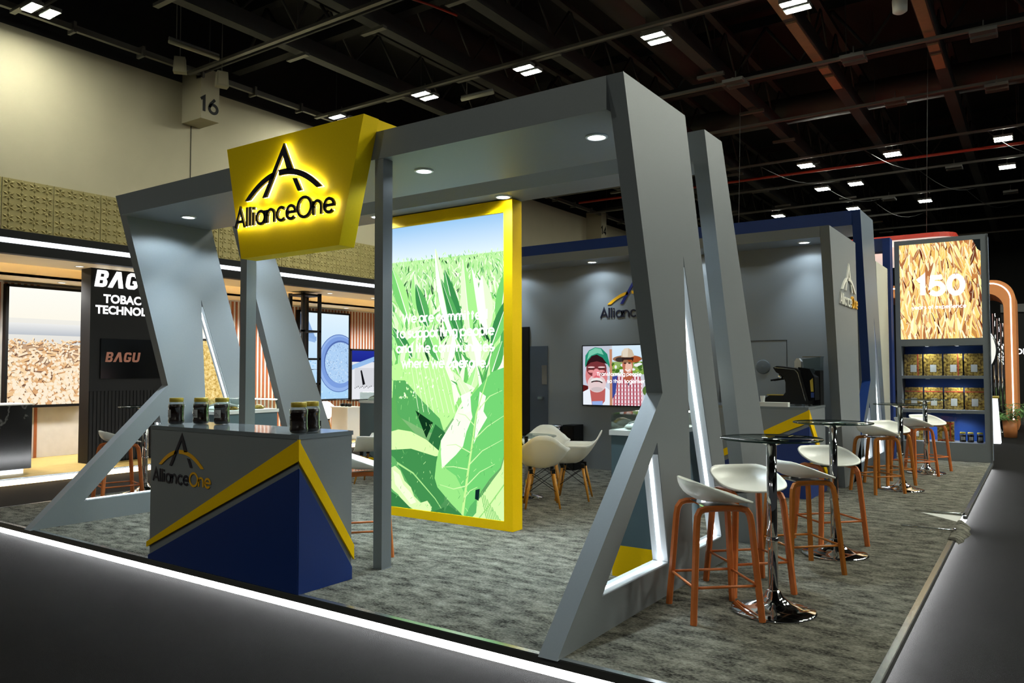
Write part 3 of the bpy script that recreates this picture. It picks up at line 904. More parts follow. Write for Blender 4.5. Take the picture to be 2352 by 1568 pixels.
# ------------------------------------------------------------------ backlit field banner
t = thing('light_box', (-4.78, 5.87, 0), 'tall yellow framed light box showing a green tobacco field', 'light box')
MB().box(-5.57, -3.985, 5.83, 5.955, 0, 3.05).build('case', M['yellow'], t)
for (a, b, c, d) in ((-5.57, -3.985, 0, 0.085), (-5.57, -3.985, 2.935, 3.05), (-5.57, -5.522, 0.085, 2.935), (-4.083, -3.985, 0.085, 2.935)):
    MB().box(a, b, 5.80, 5.83, c, d).build('frame_bar', M['yellow'], t)
U0, U1, V0, V1 = -5.522, -4.083, 0.085, 2.935
UW, VH = U1 - U0, V1 - V0
P = ClipPaint(lambda u, v, w: (u, 5.826 - w, v), U0, U1, V0, V1)
S = lambda s, tt: (U0 + s * UW, V1 - tt * VH)          # picture coordinates, t downwards
rnd = random.Random(3)
P.rect(U0, U1, V1 - 0.135 * VH, V1, rgb(225, 240, 250), rgb(150, 195, 235))
P.rect(U0, U1, V0, V1 - 0.125 * VH, rgb(70, 140, 80), rgb(186, 236, 160))
greens = [rgb(112, 200, 100), rgb(150, 226, 122), rgb(190, 245, 156), rgb(220, 253, 194), rgb(244, 255, 230), rgb(84, 170, 88), rgb(170, 238, 146), rgb(236, 255, 220), rgb(208, 250, 178)]
# far rows: small leaves; nearer rows: larger ones
for row in range(26):
    q = row / 25
    tt = 0.118 + 0.50 * q ** 1.45
    size = 0.035 + 0.42 * q ** 1.5
    n = int(46 - 34 * q)
    for k in range(n):
        s = (k + rnd.random()) / n
        ang = PI / 2 + rnd.uniform(-0.75, 0.75)
        u, v = S(s, tt + 0.05 * q + rnd.uniform(0, 0.02))
        c = rnd.choice(greens); c2 = rnd.choice(greens)
        if rnd.random() < 0.05: c = c2 = rgb(30, 84, 44)
        P.leaf(u, v, ang, size * rnd.uniform(0.7, 1.2), size * rnd.uniform(0.22, 0.42), c, rgb(240, 255, 225) if size > 0.08 else None, rnd.uniform(-0.35, 0.35), c2)
def shape(pts, col): P.poly([S(*p) for p in pts], col)
def vein(pts, w, col): P.line([S(*p) for p in pts], w, col)
# mid-size plants, hand laid
def mleaf(p0, p1, wd, c, c2=None, rib=rgb(245, 255, 235), bend=0.0):
    a, b = Vector(S(*p0)), Vector(S(*p1)); d = b - a
    P.leaf(a.x, a.y, math.atan2(d.y, d.x), d.length, wd, c, rib, bend, c2, n=10)
W1, W2, G1, G2, G3, D1 = rgb(250, 255, 244), rgb(226, 253, 205), rgb(120, 208, 112), rgb(84, 172, 92), rgb(166, 236, 140), rgb(58, 140, 76)
for a in (((.16, .32), (.02, .15), .20, G1, G3), ((.26, .31), (.22, .17), .16, G3, W2), ((.35, .36), (.24, .21), .17, D1, G2), ((.62, .44), (.34, .11), .17, W1, W2, G3, -.12),
          ((.64, .42), (.50, .17), .20, G2, D1), ((.66, .42), (.47, .20), .12, D1, G2), ((.72, .40), (.66, .14), .17, W2, G3), ((.80, .36), (.73, .17), .13, G3, W1),
          ((.86, .38), (.82, .20), .22, W1, W2), ((.96, .37), (1.02, .18), .20, G1, G3), ((.90, .43), (1.04, .27), .16, D1, G1), ((.08, .43), (.30, .36), .16, W2, G3), ((.2, .47), (.02, .36), .16, G2, D1),
          ((.45, .48), (.33, .36), .18, G2, G3), ((.52, .5), (.58, .38), .16, W2, W1), ((.78, .5), (.72, .38), .18, W2, W1), ((.9, .52), (.98, .42), .16, G1, G2), ((.12, .5), (.16, .42), .14, W2, G3)):
    mleaf(*a)
# large foreground leaves, hand laid
shape([(0, .50), (.22, .47), (.5, .50), (.56, .56), (.6, .66), (.5, .72), (.3, .66), (.12, .62), (0, .66)], rgb(186, 244, 150))
shape([(.03, .55), (.14, .55), (.3, .62), (.46, .68), (.5, .73), (.36, .73), (.2, .7), (.08, .68), (.02, .62)], rgb(86, 168, 92))
for i in range(9): vein([(.2 + .04 * i, .5), (.27 + .045 * i, .66)], 0.006, rgb(236, 255, 214))
for i in range(60): P.ell(*S(rnd.uniform(.08, .5), .52 + rnd.uniform(0, .1)), rnd.uniform(.006, .02), rnd.uniform(.004, .012), rnd.choice(greens[2:5]), 8, rnd.random() * 3)
shape([(0, .62), (.05, .60), (.07, .67), (.30, .76), (.34, .79), (.1, .78), (0, .80)], rgb(92, 170, 90))
shape([(.24, .655), (.40, .695), (.34, .75)], rgb(14, 52, 28)); shape([(.42, .70), (.55, .74), (.46, .80), (.36, .76)], rgb(44, 110, 60))
shape([(0, .80), (.2, .765), (.42, .79), (.52, .83), (.5, .96), (.42, 1.0), (0, 1.0)], rgb(64, 140, 76))
shape([(.0, .735), (.08, .725), (.2, .73), (.34, .755), (.5, .805), (.42, .81), (.2, .79), (0, .80)], rgb(214, 250, 170))
vein([(.0, .83), (.22, .875), (.42, .955), (.5, 1.0)], [0.022, 0.016, 0.010, 0.006], rgb(170, 228, 140))
shape([(0, .815), (.05, .83), (.2, .93), (.3, .975), (.39, .985), (.38, 1.0), (0, 1.0)], rgb(96, 176, 98))
shape([(0, .865), (.05, .855), (.1, .87), (.14, .905), (.2, .925), (.23, .955), (.29, .975), (.35, .965), (.39, .985), (.37, 1.02), (.32, 1.05), (.27, 1.03), (.22, 1.0), (.14, .985), (.08, .955), (.04, .945), (0, .93)], rgb(216, 250, 176))
shape([(.03, .87), (.09, .885), (.13, .92), (.2, .945), (.25, .975), (.2, .985), (.12, .95), (.05, .92)], rgb(236, 255, 210))
shape([(0, .945), (.1, .965), (.22, 1.005), (.32, 1.055), (.4, 1.0), (.5, .98), (.52, 1.2), (0, 1.2)], rgb(54, 122, 66))
# the big leaf on the right with its midrib
big = [(.66, 1.0), (.56, .965), (.44, .915), (.415, .885), (.43, .83), (.47, .755), (.56, .695), (.64, .645), (.76, .585), (.9, .52), (1.0, .505), (1.0, .78), (.965, .83), (.88, .87), (.80, .92), (.76, .955), (.73, 1.0)]
shape(big, rgb(112, 206, 112))
shape([(.66, 1.0), (.56, .965), (.44, .915), (.415, .885), (.43, .83), (.47, .755), (.5, .76), (.48, .83), (.52, .85), (.6, .87), (.68, .93)], rgb(150, 226, 130))
shape([(.47, .755), (.56, .695), (.64, .645), (.72, .63), (.74, .67), (.69, .72), (.66, .77), (.60, .80), (.55, .82), (.48, .85), (.47, .80)], rgb(240, 255, 228))
shape([(.80, .585), (.85, .60), (.83, .65), (.86, .67), (.79, .72), (.75, .76)], rgb(244, 255, 232))
shape([(.64, .60), (.72, .585), (.73, .65), (.67, .66)], rgb(246, 255, 236))
vein([(.655, 1.0), (.70, .86), (.73, .78), (.77, .66), (.83, .58), (.88, .51)], [0.03, 0.024, 0.02, 0.015, 0.01, 0.006], rgb(196, 240, 150))
for (a, b, c) in (((.73, .79), (.60, .765), (.52, .77)), ((.705, .845), (.58, .84), (.47, .845)), ((.69, .90), (.58, .915), (.46, .905)), ((.76, .70), (.68, .665), (.62, .66)), ((.71, .83), (.82, .78), (.98, .74)), ((.74, .75), (.86, .70), (1.0, .66)), ((.69, .90), (.80, .85), (.92, .82)), ((.78, .65), (.88, .60), (.98, .58)), ((.675, .94), (.72, .915), (.78, .90))):
    vein((a, b, c), [0.012, 0.008, 0.004], rgb(206, 246, 170))
shape([(.73, 1.0), (.76, .955), (.82, .925), (.9, .875), (.97, .835), (1.0, .79), (1.0, 1.2), (.7, 1.2)], rgb(208, 250, 168))
shape([(.72, .965), (.78, .935), (.77, .985), (.70, 1.02), (.68, 1.0)], rgb(92, 178, 100))
shape([(.765, .91), (.80, .905), (.79, .945), (.76, .94)], rgb(14, 40, 40))
shape([(.5, 1.0), (.53, .97), (.66, 1.0), (.64, 1.2), (.5, 1.2)], rgb(58, 130, 70))
for i in range(9): vein([(.80 + .02 * i, .9 + .012 * i), (.86 + .015 * i, 1.01)], 0.008, rgb(120, 190, 104))
vein([(.74, 1.03), (.86, .965), (1.0, .88)], 0.012, rgb(150, 214, 120))
for i in range(240):
    s_, t_ = rnd.random(), rnd.uniform(.5, 1.0)
    a = rnd.uniform(.6, 2.4); L_ = rnd.uniform(.01, .05)
    u, v = S(s_, t_)
    P.line([(u, v), (u + L_ * math.cos(a), v + L_ * math.sin(a))], rnd.uniform(.002, .006), rnd.choice([rgb(150, 222, 130), rgb(88, 168, 92), rgb(196, 246, 164), rgb(120, 200, 112)]))
P.build('field_print', M['backlit_bright'], t)
f = lambda u, v, w: (u, 5.8085 - w, v)
M['slogan'] = emat('white_print_lettering', (1, 1, 1, 1), 1.6)
for k, line in enumerate(('We are committed', 'to supporting people', 'and the communities', 'where we operate.')):
    cu, cv = S(0.5, 0)[0], 0
    v = 1.953 - 0.152 * k; n = MB()
    write(n, line, f, cu - 0.012, v, [1.07, 1.23, 1.22, 1.08][k], 0.135, 0.0, 0.001, centre=True, gap=0.12)
    n.build('slogan_line', M['slogan'], t)

# ------------------------------------------------------------------ striped counters
def striped_counter(name, label, x0, x1, y0, y1, h, with_emblem):
    t = thing(name, ((x0 + x1) / 2, (y0 + y1) / 2, 0), label, 'counter')
    MB().box(x0 + 0.004, x1 - 0.004, y0 + 0.004, y1, 0.0, h - 0.03).build('body', M['grey'], t)
    MB().box(x0, x1, y0, y1 + 0.01, h - 0.03, h).build('worktop', M['worktop'], t)
    W = x1 - x0
    fy = lambda u, v, w: (x0 + u, y0 - w, v); fx = lambda u, v, w: (x1 + w, y0 + u, v)
    D = y1 - y0
    # front face: yellow band and dark field under it
    MB().prism([[(0 - 0.012, 0.132), (W + 0.012, 1.012), (W + 0.012, 0.872), (0 - 0.012, 0.092)]], fy, -0.003, 0.014).build('yellow_band', M['yellow'], t)
    MB().prism([[(0, 0.03), (W, 0.82), (W, 0.0), (0, 0.0)]], fy, -0.003, 0.006).build('navy_field', M['navy_dark'], t)
    MB().prism([[(-0.012, 1.012), (D + 0.012, 0.235), (D + 0.012, 0.135), (-0.012, 0.872)]], fx, -0.003, 0.014).build('yellow_band', M['yellow'], t)
    MB().prism([[(0, 0.82), (D, 0.085), (D, 0.0), (0, 0.0)]], fx, -0.003, 0.006).build('navy_field', M['navy_dark'], t)
    if with_emblem:
        f = frame((x0 + 0.045, y0, 0.612), (1, 0, 0), (0, 0, 1), (0, -1, 0))
        mb, nm = emblem(f, 0.747, 0.0005, 0.003, name_m=0, one_m=1, A_m=0, arc_m=1)
        mb.build('emblem', [M['ink'], M['letter_amber']], t); nm.build('name_letters', [M['ink'], M['letter_amber']], t)
    return t
striped_counter('reception_counter', 'grey reception counter with yellow peak and navy field at the front edge', -5.795, -4.04, 3.395, 3.87, 1.04, True)
striped_counter('coffee_counter', 'grey counter with yellow peak carrying the coffee machine', -3.95, -2.19, 9.13, 9.95, 1.04, False)

# jars
def jar_profile():
    return [(0.045, 0.0), (0.057, 0.006), (0.062, 0.02), (0.062, 0.04), (0.059, 0.045), (0.059, 0.125), (0.062, 0.13), (0.062, 0.155), (0.055, 0.172), (0.046, 0.18), (0.046, 0.19)]
def make_jar(label, group):
    t = thing('honey_jar', (0, 0, 0), label, 'jar', group, local=True)
    MB().lathe(jar_profile(), 28, cap=False).build('glass_body', M['jarglass'], t, off=(0, 0, 0))
    MB().lathe([(r_ - 0.003, z + 0.003) for r_, z in jar_profile()[:8]] + [(0.05, 0.16)], 24).build('contents', M['honey'], t, off=(0, 0, 0))
    MB().lathe([(0.051, 0.178), (0.053, 0.182), (0.053, 0.207), (0.050, 0.211), (0.002, 0.211)], 28, cap=False).build('lid', M['lid'], t, off=(0, 0, 0))
    lb = MB(); rr = 0.0605
    vs = []; fs = []
    for i in range(9):
        a = R(-90 - 38 + 76 * i / 8)
        for z in (0.055, 0.118): vs.append((rr * math.cos(a), rr * math.sin(a), z))
    for i in range(8): fs.append((2 * i, 2 * i + 2, 2 * i + 3, 2 * i + 1))
    l = lb.add(vs, fs).build('label', M['label'], t, off=(0, 0, 0), rec=False)
    f = lambda u, v, w: (math.sin(u / rr) * (rr + w), -math.cos(u / rr) * (rr + w), v)
    mb, nm = emblem(lambda u, v, w: f(u - 0.031, v + 0.066, w), 0.062, 0.0003, 0.0006)
    mb.build('printed_emblem', M['ink'], l, off=(0, 0, 0)); nm.build('printed_name', M['ink'], l, off=(0, 0, 0))
    return t
j0 = make_jar('dark jar with gold lid at the left end of the reception counter', 'jars on the reception counter')
j0.location = (-5.728, 3.57, 1.04); j0.rotation_euler = (0, 0, R(-22))
for (x, y, rz, lb) in ((-5.575, 3.69, -8, 'dark jar with gold lid, second from the left on the reception counter'),
                       (-5.40, 3.76, 8, 'dark jar with gold lid, third from the left, label facing the aisle'),
                       (-4.17, 3.50, -55, 'nearest dark jar at the right corner of the reception counter'),
                       (-4.22, 3.65, -70, 'dark jar half hidden behind the corner jar on the reception counter')):
    dup(j0, (x, y, 1.04), R(rz), lb)

# ------------------------------------------------------------------ grey room behind
t = thing('grey_room', (-4.9, 10.7, 0), 'grey storage room with overhanging canopy, screen wall and emblem', 'room')
MB().box(XL, XR - 0.11, 10.2, 11.3, 0, 3.06).build('room_walls', M['grey'], t)
MB().box(XL, XR - 0.11, 9.64, 11.3, 3.06, 3.19).build('canopy', M['grey'], t)
MB().prism([[(9.64, 3.19), (10.28, 0), (11.35, 0), (11.2, 3.19)]], YZ, XR - 0.11, XR).build('end_wall', M['grey'], t)
for x in (-2.40, -3.88, -5.40, -6.9): downlight(t, x, 9.93, 3.06, watts=SPOT_W * 0.32)
# wall emblem in colour
f = frame((-5.408, 10.2, 2.249), (1, 0, 0), (0, 0, 1), (0, -1, 0))
mb, nm = emblem(f, 1.10, 0.001, 0.010, name_m=0, one_m=1, A_m=2, arc_m=1)
mm = [M['ink'], M['letter_amber'], M['letter_navy']]
mb.build('wall_emblem', mm, t); nm.build('wall_name_letters', mm, t)
# end wall emblem, white
f = frame((XR, 10.10, 2.286), (0, 1, 0), (0, 0, 1), (1, 0, 0))
mb, nm = emblem(f, 1.09, 0.001, 0.02, name_m=0, one_m=1, A_m=0, arc_m=0)
mm = [M['letter_white'], M['letter_amber']]
mb.build('end_wall_emblem', mm, t); nm.build('end_wall_name_letters', mm, t)
# doors in the wall
d = MB().box(-6.672, -6.34, 10.188, 10.2, 0, 1.85).build('door', mat('blue_grey_door', rgb(70, 80, 92), 0.35), t)
MB().box(-6.50, -6.40, 10.15, 10.188, 1.02, 1.06).build('handle', M['chrome'], d, off=sub_off(t))
MB().box(-6.44, -6.345, 10.184, 10.188, 1.25, 1.55).build('notice', M['steel'], d, off=sub_off(t))
MB().box(-7.0, -6.675, 10.17, 10.2, 0.0, 2.16).build('black_opening', M['black'], t)
for (a, b, c, e) in ((-3.6, -2.70, 1.850, 1.856), (-2.706, -2.70, 0.0, 1.856), (-3.6, -3.594, 0.0, 1.856)):
    MB().box(a, b, 10.196, 10.2, c, e).build('hatch_seam', M['black'], t)
vr = MB().lathe([(0.09, 0), (0.094, -0.010), (0.08, -0.016), (0.034, -0.010), (0.014, -0.016), (0.002, -0.016)], 24, cap=False)
vr.v = [(v[0] - 3.01, 10.2 + v[2], v[1] + 1.51) for v in vr.v]
vr.build('vent_rosette', mat('dull_vent', rgb(92, 98, 102), 0.6), t)

# television with two portraits
t = thing('wall_screen', (-4.87, 10.17, 0.94), 'flat wall screen showing two farmers in hats', 'television')
MB().box(-5.70, -4.05, 10.15, 10.2, 0.94, 1.845).build('casing', M['black_gloss'], t)
u0, u1, v0, v1 = -5.685, -4.065, 0.955, 1.83
P = ClipPaint(lambda u, v, w: (u, 10.149 - w, v), u0, u1, v0, v1)
q = lambda a, b: (u0 + a * (v1 - v0), v1 - b * (v1 - v0))     # unit = screen height
def sh(pts, c): P.poly([q(*p) for p in pts], c)
P.rect(u0, u1, v0, v1, rgb(200, 205, 215))
P.rect(u0, q(.53, 0)[0], v0, v1, rgb(205, 212, 230), rgb(190, 196, 210))
sh([(0, .66), (.1, .68), (.1, .75), (0, .78)], rgb(90, 24, 24))
sh([(.0, .78), (.13, .72), (.18, 1.0), (0, 1.0)], rgb(236, 242, 250)); sh([(.42, .68), (.53, .76), (.53, 1.0), (.38, 1.0)], rgb(232, 240, 250))
sh([(.13, .72), (.43, .72), (.42, .93), (.36, 1.0), (.17, 1.0)], rgb(190, 96, 92))
sh([(.17, .94), (.38, .93), (.37, 1.02), (.18, 1.02)], rgb(150, 176, 230))
P.ell(*q(.26, .50), .185, .245, rgb(216, 130, 132), 26)
P.ell(*q(.26, .38), .17, .13, rgb(120, 52, 56), 20)
P.ell(*q(.265, .64), .155, .13, rgb(228, 205, 206), 24)
P.ell(*q(.26, .50), .07, .10, rgb(236, 150, 156), 18)
P.ell(*q(.265, .535), .045, .035, rgb(220, 110, 120), 14)
for a in (.16, .36):
    P.ell(*q(a, .375), .052, .020, rgb(70, 34, 36), 12); P.ell(*q(a, .36), .062, .012, rgb(236, 200, 200), 12)
    P.ell(*q(a + (.0), .43), .055, .022, rgb(230, 150, 150), 12)
P.line([q(.15, .61), q(.2, .575), q(.265, .565), q(.33, .575), q(.38, .61)], [.03, .05, .05, .05, .03], rgb(238, 232, 230))
P.line([q(.16, .615), q(.21, .60), q(.265, .595), q(.32, .6), q(.375, .625)], .018, rgb(40, 20, 22))
P.ell(*q(.27, .735), .10, .035, rgb(205, 190, 192), 14)
sh([(.04, .32), (.05, .16), (.12, .07), (.24, .02), (.36, .04), (.47, .14), (.51, .30), (.53, .40), (.47, .31), (.38, .20), (.27, .145), (.17, .17), (.09, .26), (.05, .36)], rgb(38, 140, 112))
sh([(.12, .09), (.24, .03), (.35, .05), (.40, .15), (.28, .12), (.16, .16), (.08, .24)], rgb(120, 200, 170))
sh([(.05, .36), (.09, .26), (.17, .17), (.27, .145), (.38, .20), (.47, .31), (.40, .29), (.27, .26), (.15, .28)], rgb(48, 22, 26))
P.line([q(.535, .06), q(.54, .5), q(.535, 1.0)], .045, rgb(196, 140, 110))
P.rect(q(.56, 0)[0], u1, q(0, .30)[1], v1, rgb(205, 228, 246), rgb(216, 236, 250))
P.rect(q(.56, 0)[0], u1, q(0, .48)[1], q(0, .27)[1], rgb(120, 160, 60), rgb(150, 180, 110))
rq = random.Random(5)
for i in range(40): P.ell(*q(rq.uniform(.57, 1.1), rq.uniform(.28, .46)), rq.uniform(.015, .05), rq.uniform(.012, .03), rq.choice([rgb(90, 140, 30), rgb(160, 190, 70), rgb(235, 240, 240), rgb(70, 110, 40)]), 9)
sh([(.56, .62), (.66, .50), (.74, .47), (.92, .47), (1.06, .52), (1.12, .64), (1.12, 1.02), (.56, 1.02)], rgb(236, 214, 222))
for i in range(9): P.line([q(.60 + .058 * i, .52), q(.59 + .06 * i, 1.02)], .020, rgb(160, 50, 66))
for i in range(7): P.line([q(.57, .58 + .065 * i), q(1.1, .575 + .065 * i)], .012, rgb(196, 110, 124))
sh([(.56, .52), (.66, .5), (.62, .8), (.56, .9)], rgb(60, 74, 150)); sh([(.78, .47), (.92, .47), (.86, .68)], rgb(60, 52, 84))
sh([(.77, .40), (.93, .40), (.94, .54), (.85, .62), (.76, .54)], rgb(176, 92, 66))
P.ell(*q(.845, .33), .085, .125, rgb(190, 112, 88), 22)
P.ell(*q(.865, .36), .055, .085, rgb(236, 190, 170), 16)
for a in (.80, .88): P.ell(*q(a, .295), .024, .010, rgb(40, 20, 22), 10)
P.line([q(.80, .40), q(.845, .425), q(.89, .40)], .018, rgb(250, 240, 236))
P.ell(*q(.84, .225), .235, .055, rgb(150, 110, 82), 24); P.ell(*q(.96, .23), .11, .05, rgb(168, 84, 46), 16); P.ell(*q(.70, .235), .07, .035, rgb(60, 52, 50), 14)
sh([(.73, .19), (.74, .10), (.79, .05), (.86, .045), (.93, .08), (.97, .18), (.9, .2), (.8, .2)], rgb(206, 186, 160))
sh([(.74, .10), (.79, .05), (.86, .045), (.85, .19), (.76, .19)], rgb(226, 214, 194)); sh([(.74, .20), (.96, .2), (.94, .27), (.92, .24), (.78, .24), (.75, .28)], rgb(52, 34, 30))
for i in range(26): P.ell(*q(rq.uniform(1.2, 1.84), rq.uniform(.05, .95)), rq.uniform(.05, .14), rq.uniform(.05, .1), rq.choice([rgb(120, 160, 90), rgb(200, 215, 230), rgb(170, 190, 120), rgb(90, 120, 60)]), 12)
P.build('picture', M['backlit'], t)
n = MB(); f = lambda u, v, w: (u, 10.1455 - w, v)
write(n, 'Transforming people', f, q(.27, 0)[0], q(0, .505)[1], 0.72, 0.105, 0, 0.001)
n.build('caption_line', M['slogan'], t); n = MB()
write(n, 'so that together', f, q(.47, 0)[0], q(0, .625)[1], 0.60, 0.105, 0, 0.001)
n.build('caption_line', M['slogan'], t)

# second block and the tower with the big screen
MB_ = MB().prism([[(12.9, 3.14), (13.35, 0), (13.98, 0), (13.98, 3.14)]], YZ, -7.8, XR - 0.02)
tag(MB_.build('rear_block', mat('pale_grey_rear_block', rgb(188, 188, 176), 0.6)), 'pale grey wall block between the navy portal and the tower', 'wall block')
t = thing('display_tower', (-1.33, 14.5, 0), 'tall grey tower with lit tobacco screen over three lit shelves', 'shelf tower')
TX0, TX1, TY = -2.0, -0.665, 14.3
g = M['grey']
for (a, b, c, e) in ((TX0, -1.925, 0, 3.63), (-0.755, TX1, 0, 3.63), (-1.925, -0.755, 3.555, 3.63), (-1.925, -0.755, 1.862, 1.975), (-1.925, -0.755, 0.0, 0.295), (-1.925, -0.755, 1.322, 1.37), (-1.925, -0.755, 0.764, 0.815)):
    MB().box(a, b, TY, TY + 0.42, c, e).build('frame_board', g, t)
MB().box(TX0, TX1, TY + 0.42, TY + 0.45, 0, 3.63).build('back_board', mat('royal_blue_back', rgb(34, 78, 156), 0.5), t)
MB().box(TX1, TX1 + 0.012, TY - 0.01, TY + 0.03, 0, 3.63).build('edge_strip', M['alu'], t)
scr = MB().box(-1.925, -0.755, TY + 0.012, TY + 0.06, 1.975, 3.555).build('screen', M['black'], t)
P = ClipPaint(lambda u, v, w: (u, TY + 0.0115 - w, v), -1.925, -0.755, 1.975, 3.555)
P.rect(-1.925, -0.755, 1.975, 3.555, rgb(200, 140, 70), rgb(190, 120, 70))
rq = random.Random(11)
tob = [rgb(255, 236, 160), rgb(250, 214, 120), rgb(236, 186, 100), rgb(226, 170, 110), rgb(255, 246, 200), rgb(200, 140, 84), rgb(240, 200, 110), rgb(176, 112, 66), rgb(255, 228, 150)]
for i in range(520):
    u = rq.uniform(-1.98, -0.7); v = 3.75 - 1.9 * (i / 520) + rq.uniform(-.1, .1)
    ln = rq.uniform(.18, .65); c = rq.choice(tob); c2 = rq.choice(tob)
    if u > -0.95 and v > 2.7 and rq.random() < .5: c = c2 = rgb(120, 66, 40)
    if rq.random() < .16: P.leaf(u + .015, v, -PI / 2 + rq.uniform(-.3, .4), ln, rq.uniform(.02, .05), rgb(96, 40, 26), None, rq.uniform(-.2, .2))
    P.leaf(u, v, -PI / 2 + rq.uniform(-.3, .4), ln, rq.uniform(.04, .13), c, rgb(255, 250, 215), rq.uniform(-.3, .3), c2)
P.poly([(-0.86, 3.555), (-0.755, 3.555), (-0.755, 3.36), (-0.80, 3.40)], rgb(20, 26, 26))
P.build('leaf_picture', M['backlit_bright'], scr)
n = MB(); f = lambda u, v, w: (u, TY - 0.003 - w, v)
write(n, '150', f, -1.33, 2.70, None, 0.19, 0, 0.001, centre=True, height=0.29, gap=0.16)
n.build('screen_number', M['slogan'], scr, off=sub_off(t)); n = MB()
write(n, 'years of experience', f, -1.36, 2.47, 0.78, 0.13, 0, 0.001, centre=True)
n.build('screen_lettering', M['slogan'], scr, off=sub_off(t))
for z in (1.862, 1.322, 0.764):
    for x in (-1.55, -1.12):
        dl = MB().lathe([(0.035, 0.0), (0.035, -0.008), (0.028, -0.01)], 14, (x, TY + 0.10, z), cap=False).build('shelf_light', M['rim'], t)
        MB().lathe([(0.001, -0.006), (0.028, -0.006)], 14, (x, TY + 0.10, z), cap=False).build('lens', M['lens'], dl, off=sub_off(t))
        spot(dl, (x, TY + 0.10, z - 0.012), 20.0, col=(0.75, 0.87, 1.0), angle=130, aim=(x, TY + 0.22, z - 0.5))
# pressed packs on the shelves
def make_pack(label, w=0.27, h=0.36, d=0.09, red=0):
    t = thing('tobacco_pack', (0, 0, 0), label, 'pack', 'pressed tobacco packs in the tower', local=True)
    MB().box(-w / 2, w / 2, -d / 2, d / 2, 0, h).build('block', M['pack'], t, off=(0, 0, 0))
    MB().box(-0.04, 0.05, -d / 2 - 0.004, -d / 2, 0.06, 0.18).build('paper_label', M['white'], t, off=(0, 0, 0))
    if red == 1: MB().box(-w / 2, w / 2, -d / 2 - 0.002, -d / 2, h - 0.075, h - 0.06).build('red_tape', M['red'], t, off=(0, 0, 0))
    if red == 2: MB().box(w / 2 - 0.07, w / 2 - 0.055, -d / 2 - 0.002, -d / 2, 0, h).build('red_tape', M['red'], t, off=(0, 0, 0))
    wr = MB().box(-w / 2 - 0.004, w / 2 + 0.004, -d / 2 - 0.008, d / 2 + 0.004, 0, h + 0.004).build('clear_wrap', M['jarglass'], t, off=(0, 0, 0))
    return t
ordn = ['leftmost', 'second', 'third', 'rightmost']
for z, lbs, reds in ((1.37, 'top', (2, 0, 2, 0)), (0.815, 'middle', (1, 1, 1, 1))):
    for k in range(4):
        p = make_pack('%s wrapped tobacco pack on the %s shelf of the tower' % (ordn[k], lbs), red=reds[k])
        p.location = (-1.775 + 0.292 * k, TY + 0.24 + 0.01 * (k % 2), z)
p = make_pack('wrapped tobacco pack at the left of the bottom tower shelf', 0.24, 0.30, 0.08, 1); p.location = (-1.76, TY + 0.24, 0.295)
t = thing('clear_bag', (-1.31, TY + 0.14, 0.295), 'clear plastic bag of leaf tobacco with red border on bottom shelf', 'bag')
MB().box(-1.43, -1.19, TY + 0.11, TY + 0.17, 0.295, 0.62).build('leaf_filling', M['pack'], t)
for (a, b, c, e) in ((-1.42, -1.20, .585, .60), (-1.42, -1.20, .31, .325), (-1.25, -1.235, .31, .60)):
    MB().box(a, b, TY + 0.106, TY + 0.11, c, e).build('red_border', M['red'], t)
MB().box(-1.36, -1.27, TY + 0.105, TY + 0.11, 0.34, 0.46).build('print_patch', M['label'], t)
bagm = MB(); bagm.prism([[(-1.45, .295), (-1.17, .295), (-1.18, .62), (-1.12, .70), (-1.49, .72), (-1.44, .62)]], lambda u, v, w: (u, w, v), TY + 0.10, TY + 0.18)
bagm.build('plastic_film', M['jarglass'], t)
for k, x in enumerate((-1.07, -0.96, -0.83)):
    o = dup(j0, (x, TY + 0.12, 0.295), R(10), ['leftmost', 'middle', 'right-hand'][k] + ' small jar on the bottom shelf of the tower', 'jars on the bottom tower shelf')
    o.scale = (0.78, 0.78, 0.78)

# ------------------------------------------------------------------ glass showcases
def showcase(label, x0, x1, y0, y1, flip=False):
    t = thing('showcase', ((x0 + x1) / 2, (y0 + y1) / 2, 0), label, 'showcase', 'glass topped showcases')
    MB().box(x0, x1, y0, y1, 0.22, 1.0).build('plinth', M['teal'], t)
    MB().box(x0, x1, y0, y1, 0.0, 0.22).build('yellow_base', M['yellow'], t)
    MB().box(x0 - 0.012, x1 + 0.012, y0 - 0.012, y1 + 0.012, 1.0, 1.036).build('tray', M['white'], t)
    for (a, b, c, d) in ((x0, x1, y0, y0 + 0.006), (x0, x1, y1 - 0.006, y1), (x0, x0 + 0.006, y0, y1), (x1 - 0.006, x1, y0, y1)):
        MB().box(a, b, c, d, 1.036, 1.15).build('glass_side', M['glass'], t)
    MB().box(x0, x1, y0, y1, 1.15, 1.157).build('glass_lid', M['glass'], t)
    for i, (cx, cy) in enumerate(((.3, .2), (.62, .38), (.35, .62), (.65, .82))):
        s = MB(); c = (x0 + (x1 - x0) * cx, y0 + (y1 - y0) * cy, 1.036)
        s.lathe([(0.05, 0), (0.075, 0.012), (0.06, 0.03), (0.03, 0.045), (0.004, 0.05)], 14, c)
        s.build('leaf_sample', M['pack'] if i % 2 else M['white'], t)
    MB().tube([(x0 + 0.08, y0 + 0.12, 1.075), (x0 + 0.2, y0 + 0.2, 1.11), (x1 - 0.06, y0 + 0.3, 1.08)], [0.008, 0.03, 0.008], 8).build('rolled_leaf', M['label'], t)
    MB().box(x0 + 0.01, x1 - 0.01, y1 - 0.02, y1 - 0.008, 1.136, 1.148).build('led_bar', M['led_case'], t)
    return t
showcase('blue-grey showcase with yellow base behind the right portal leg', -2.56, -2.20, 4.98, 5.75)
showcase('blue-grey showcase with glass lid behind the left portal leg', -7.66, -7.22, 4.98, 5.75)
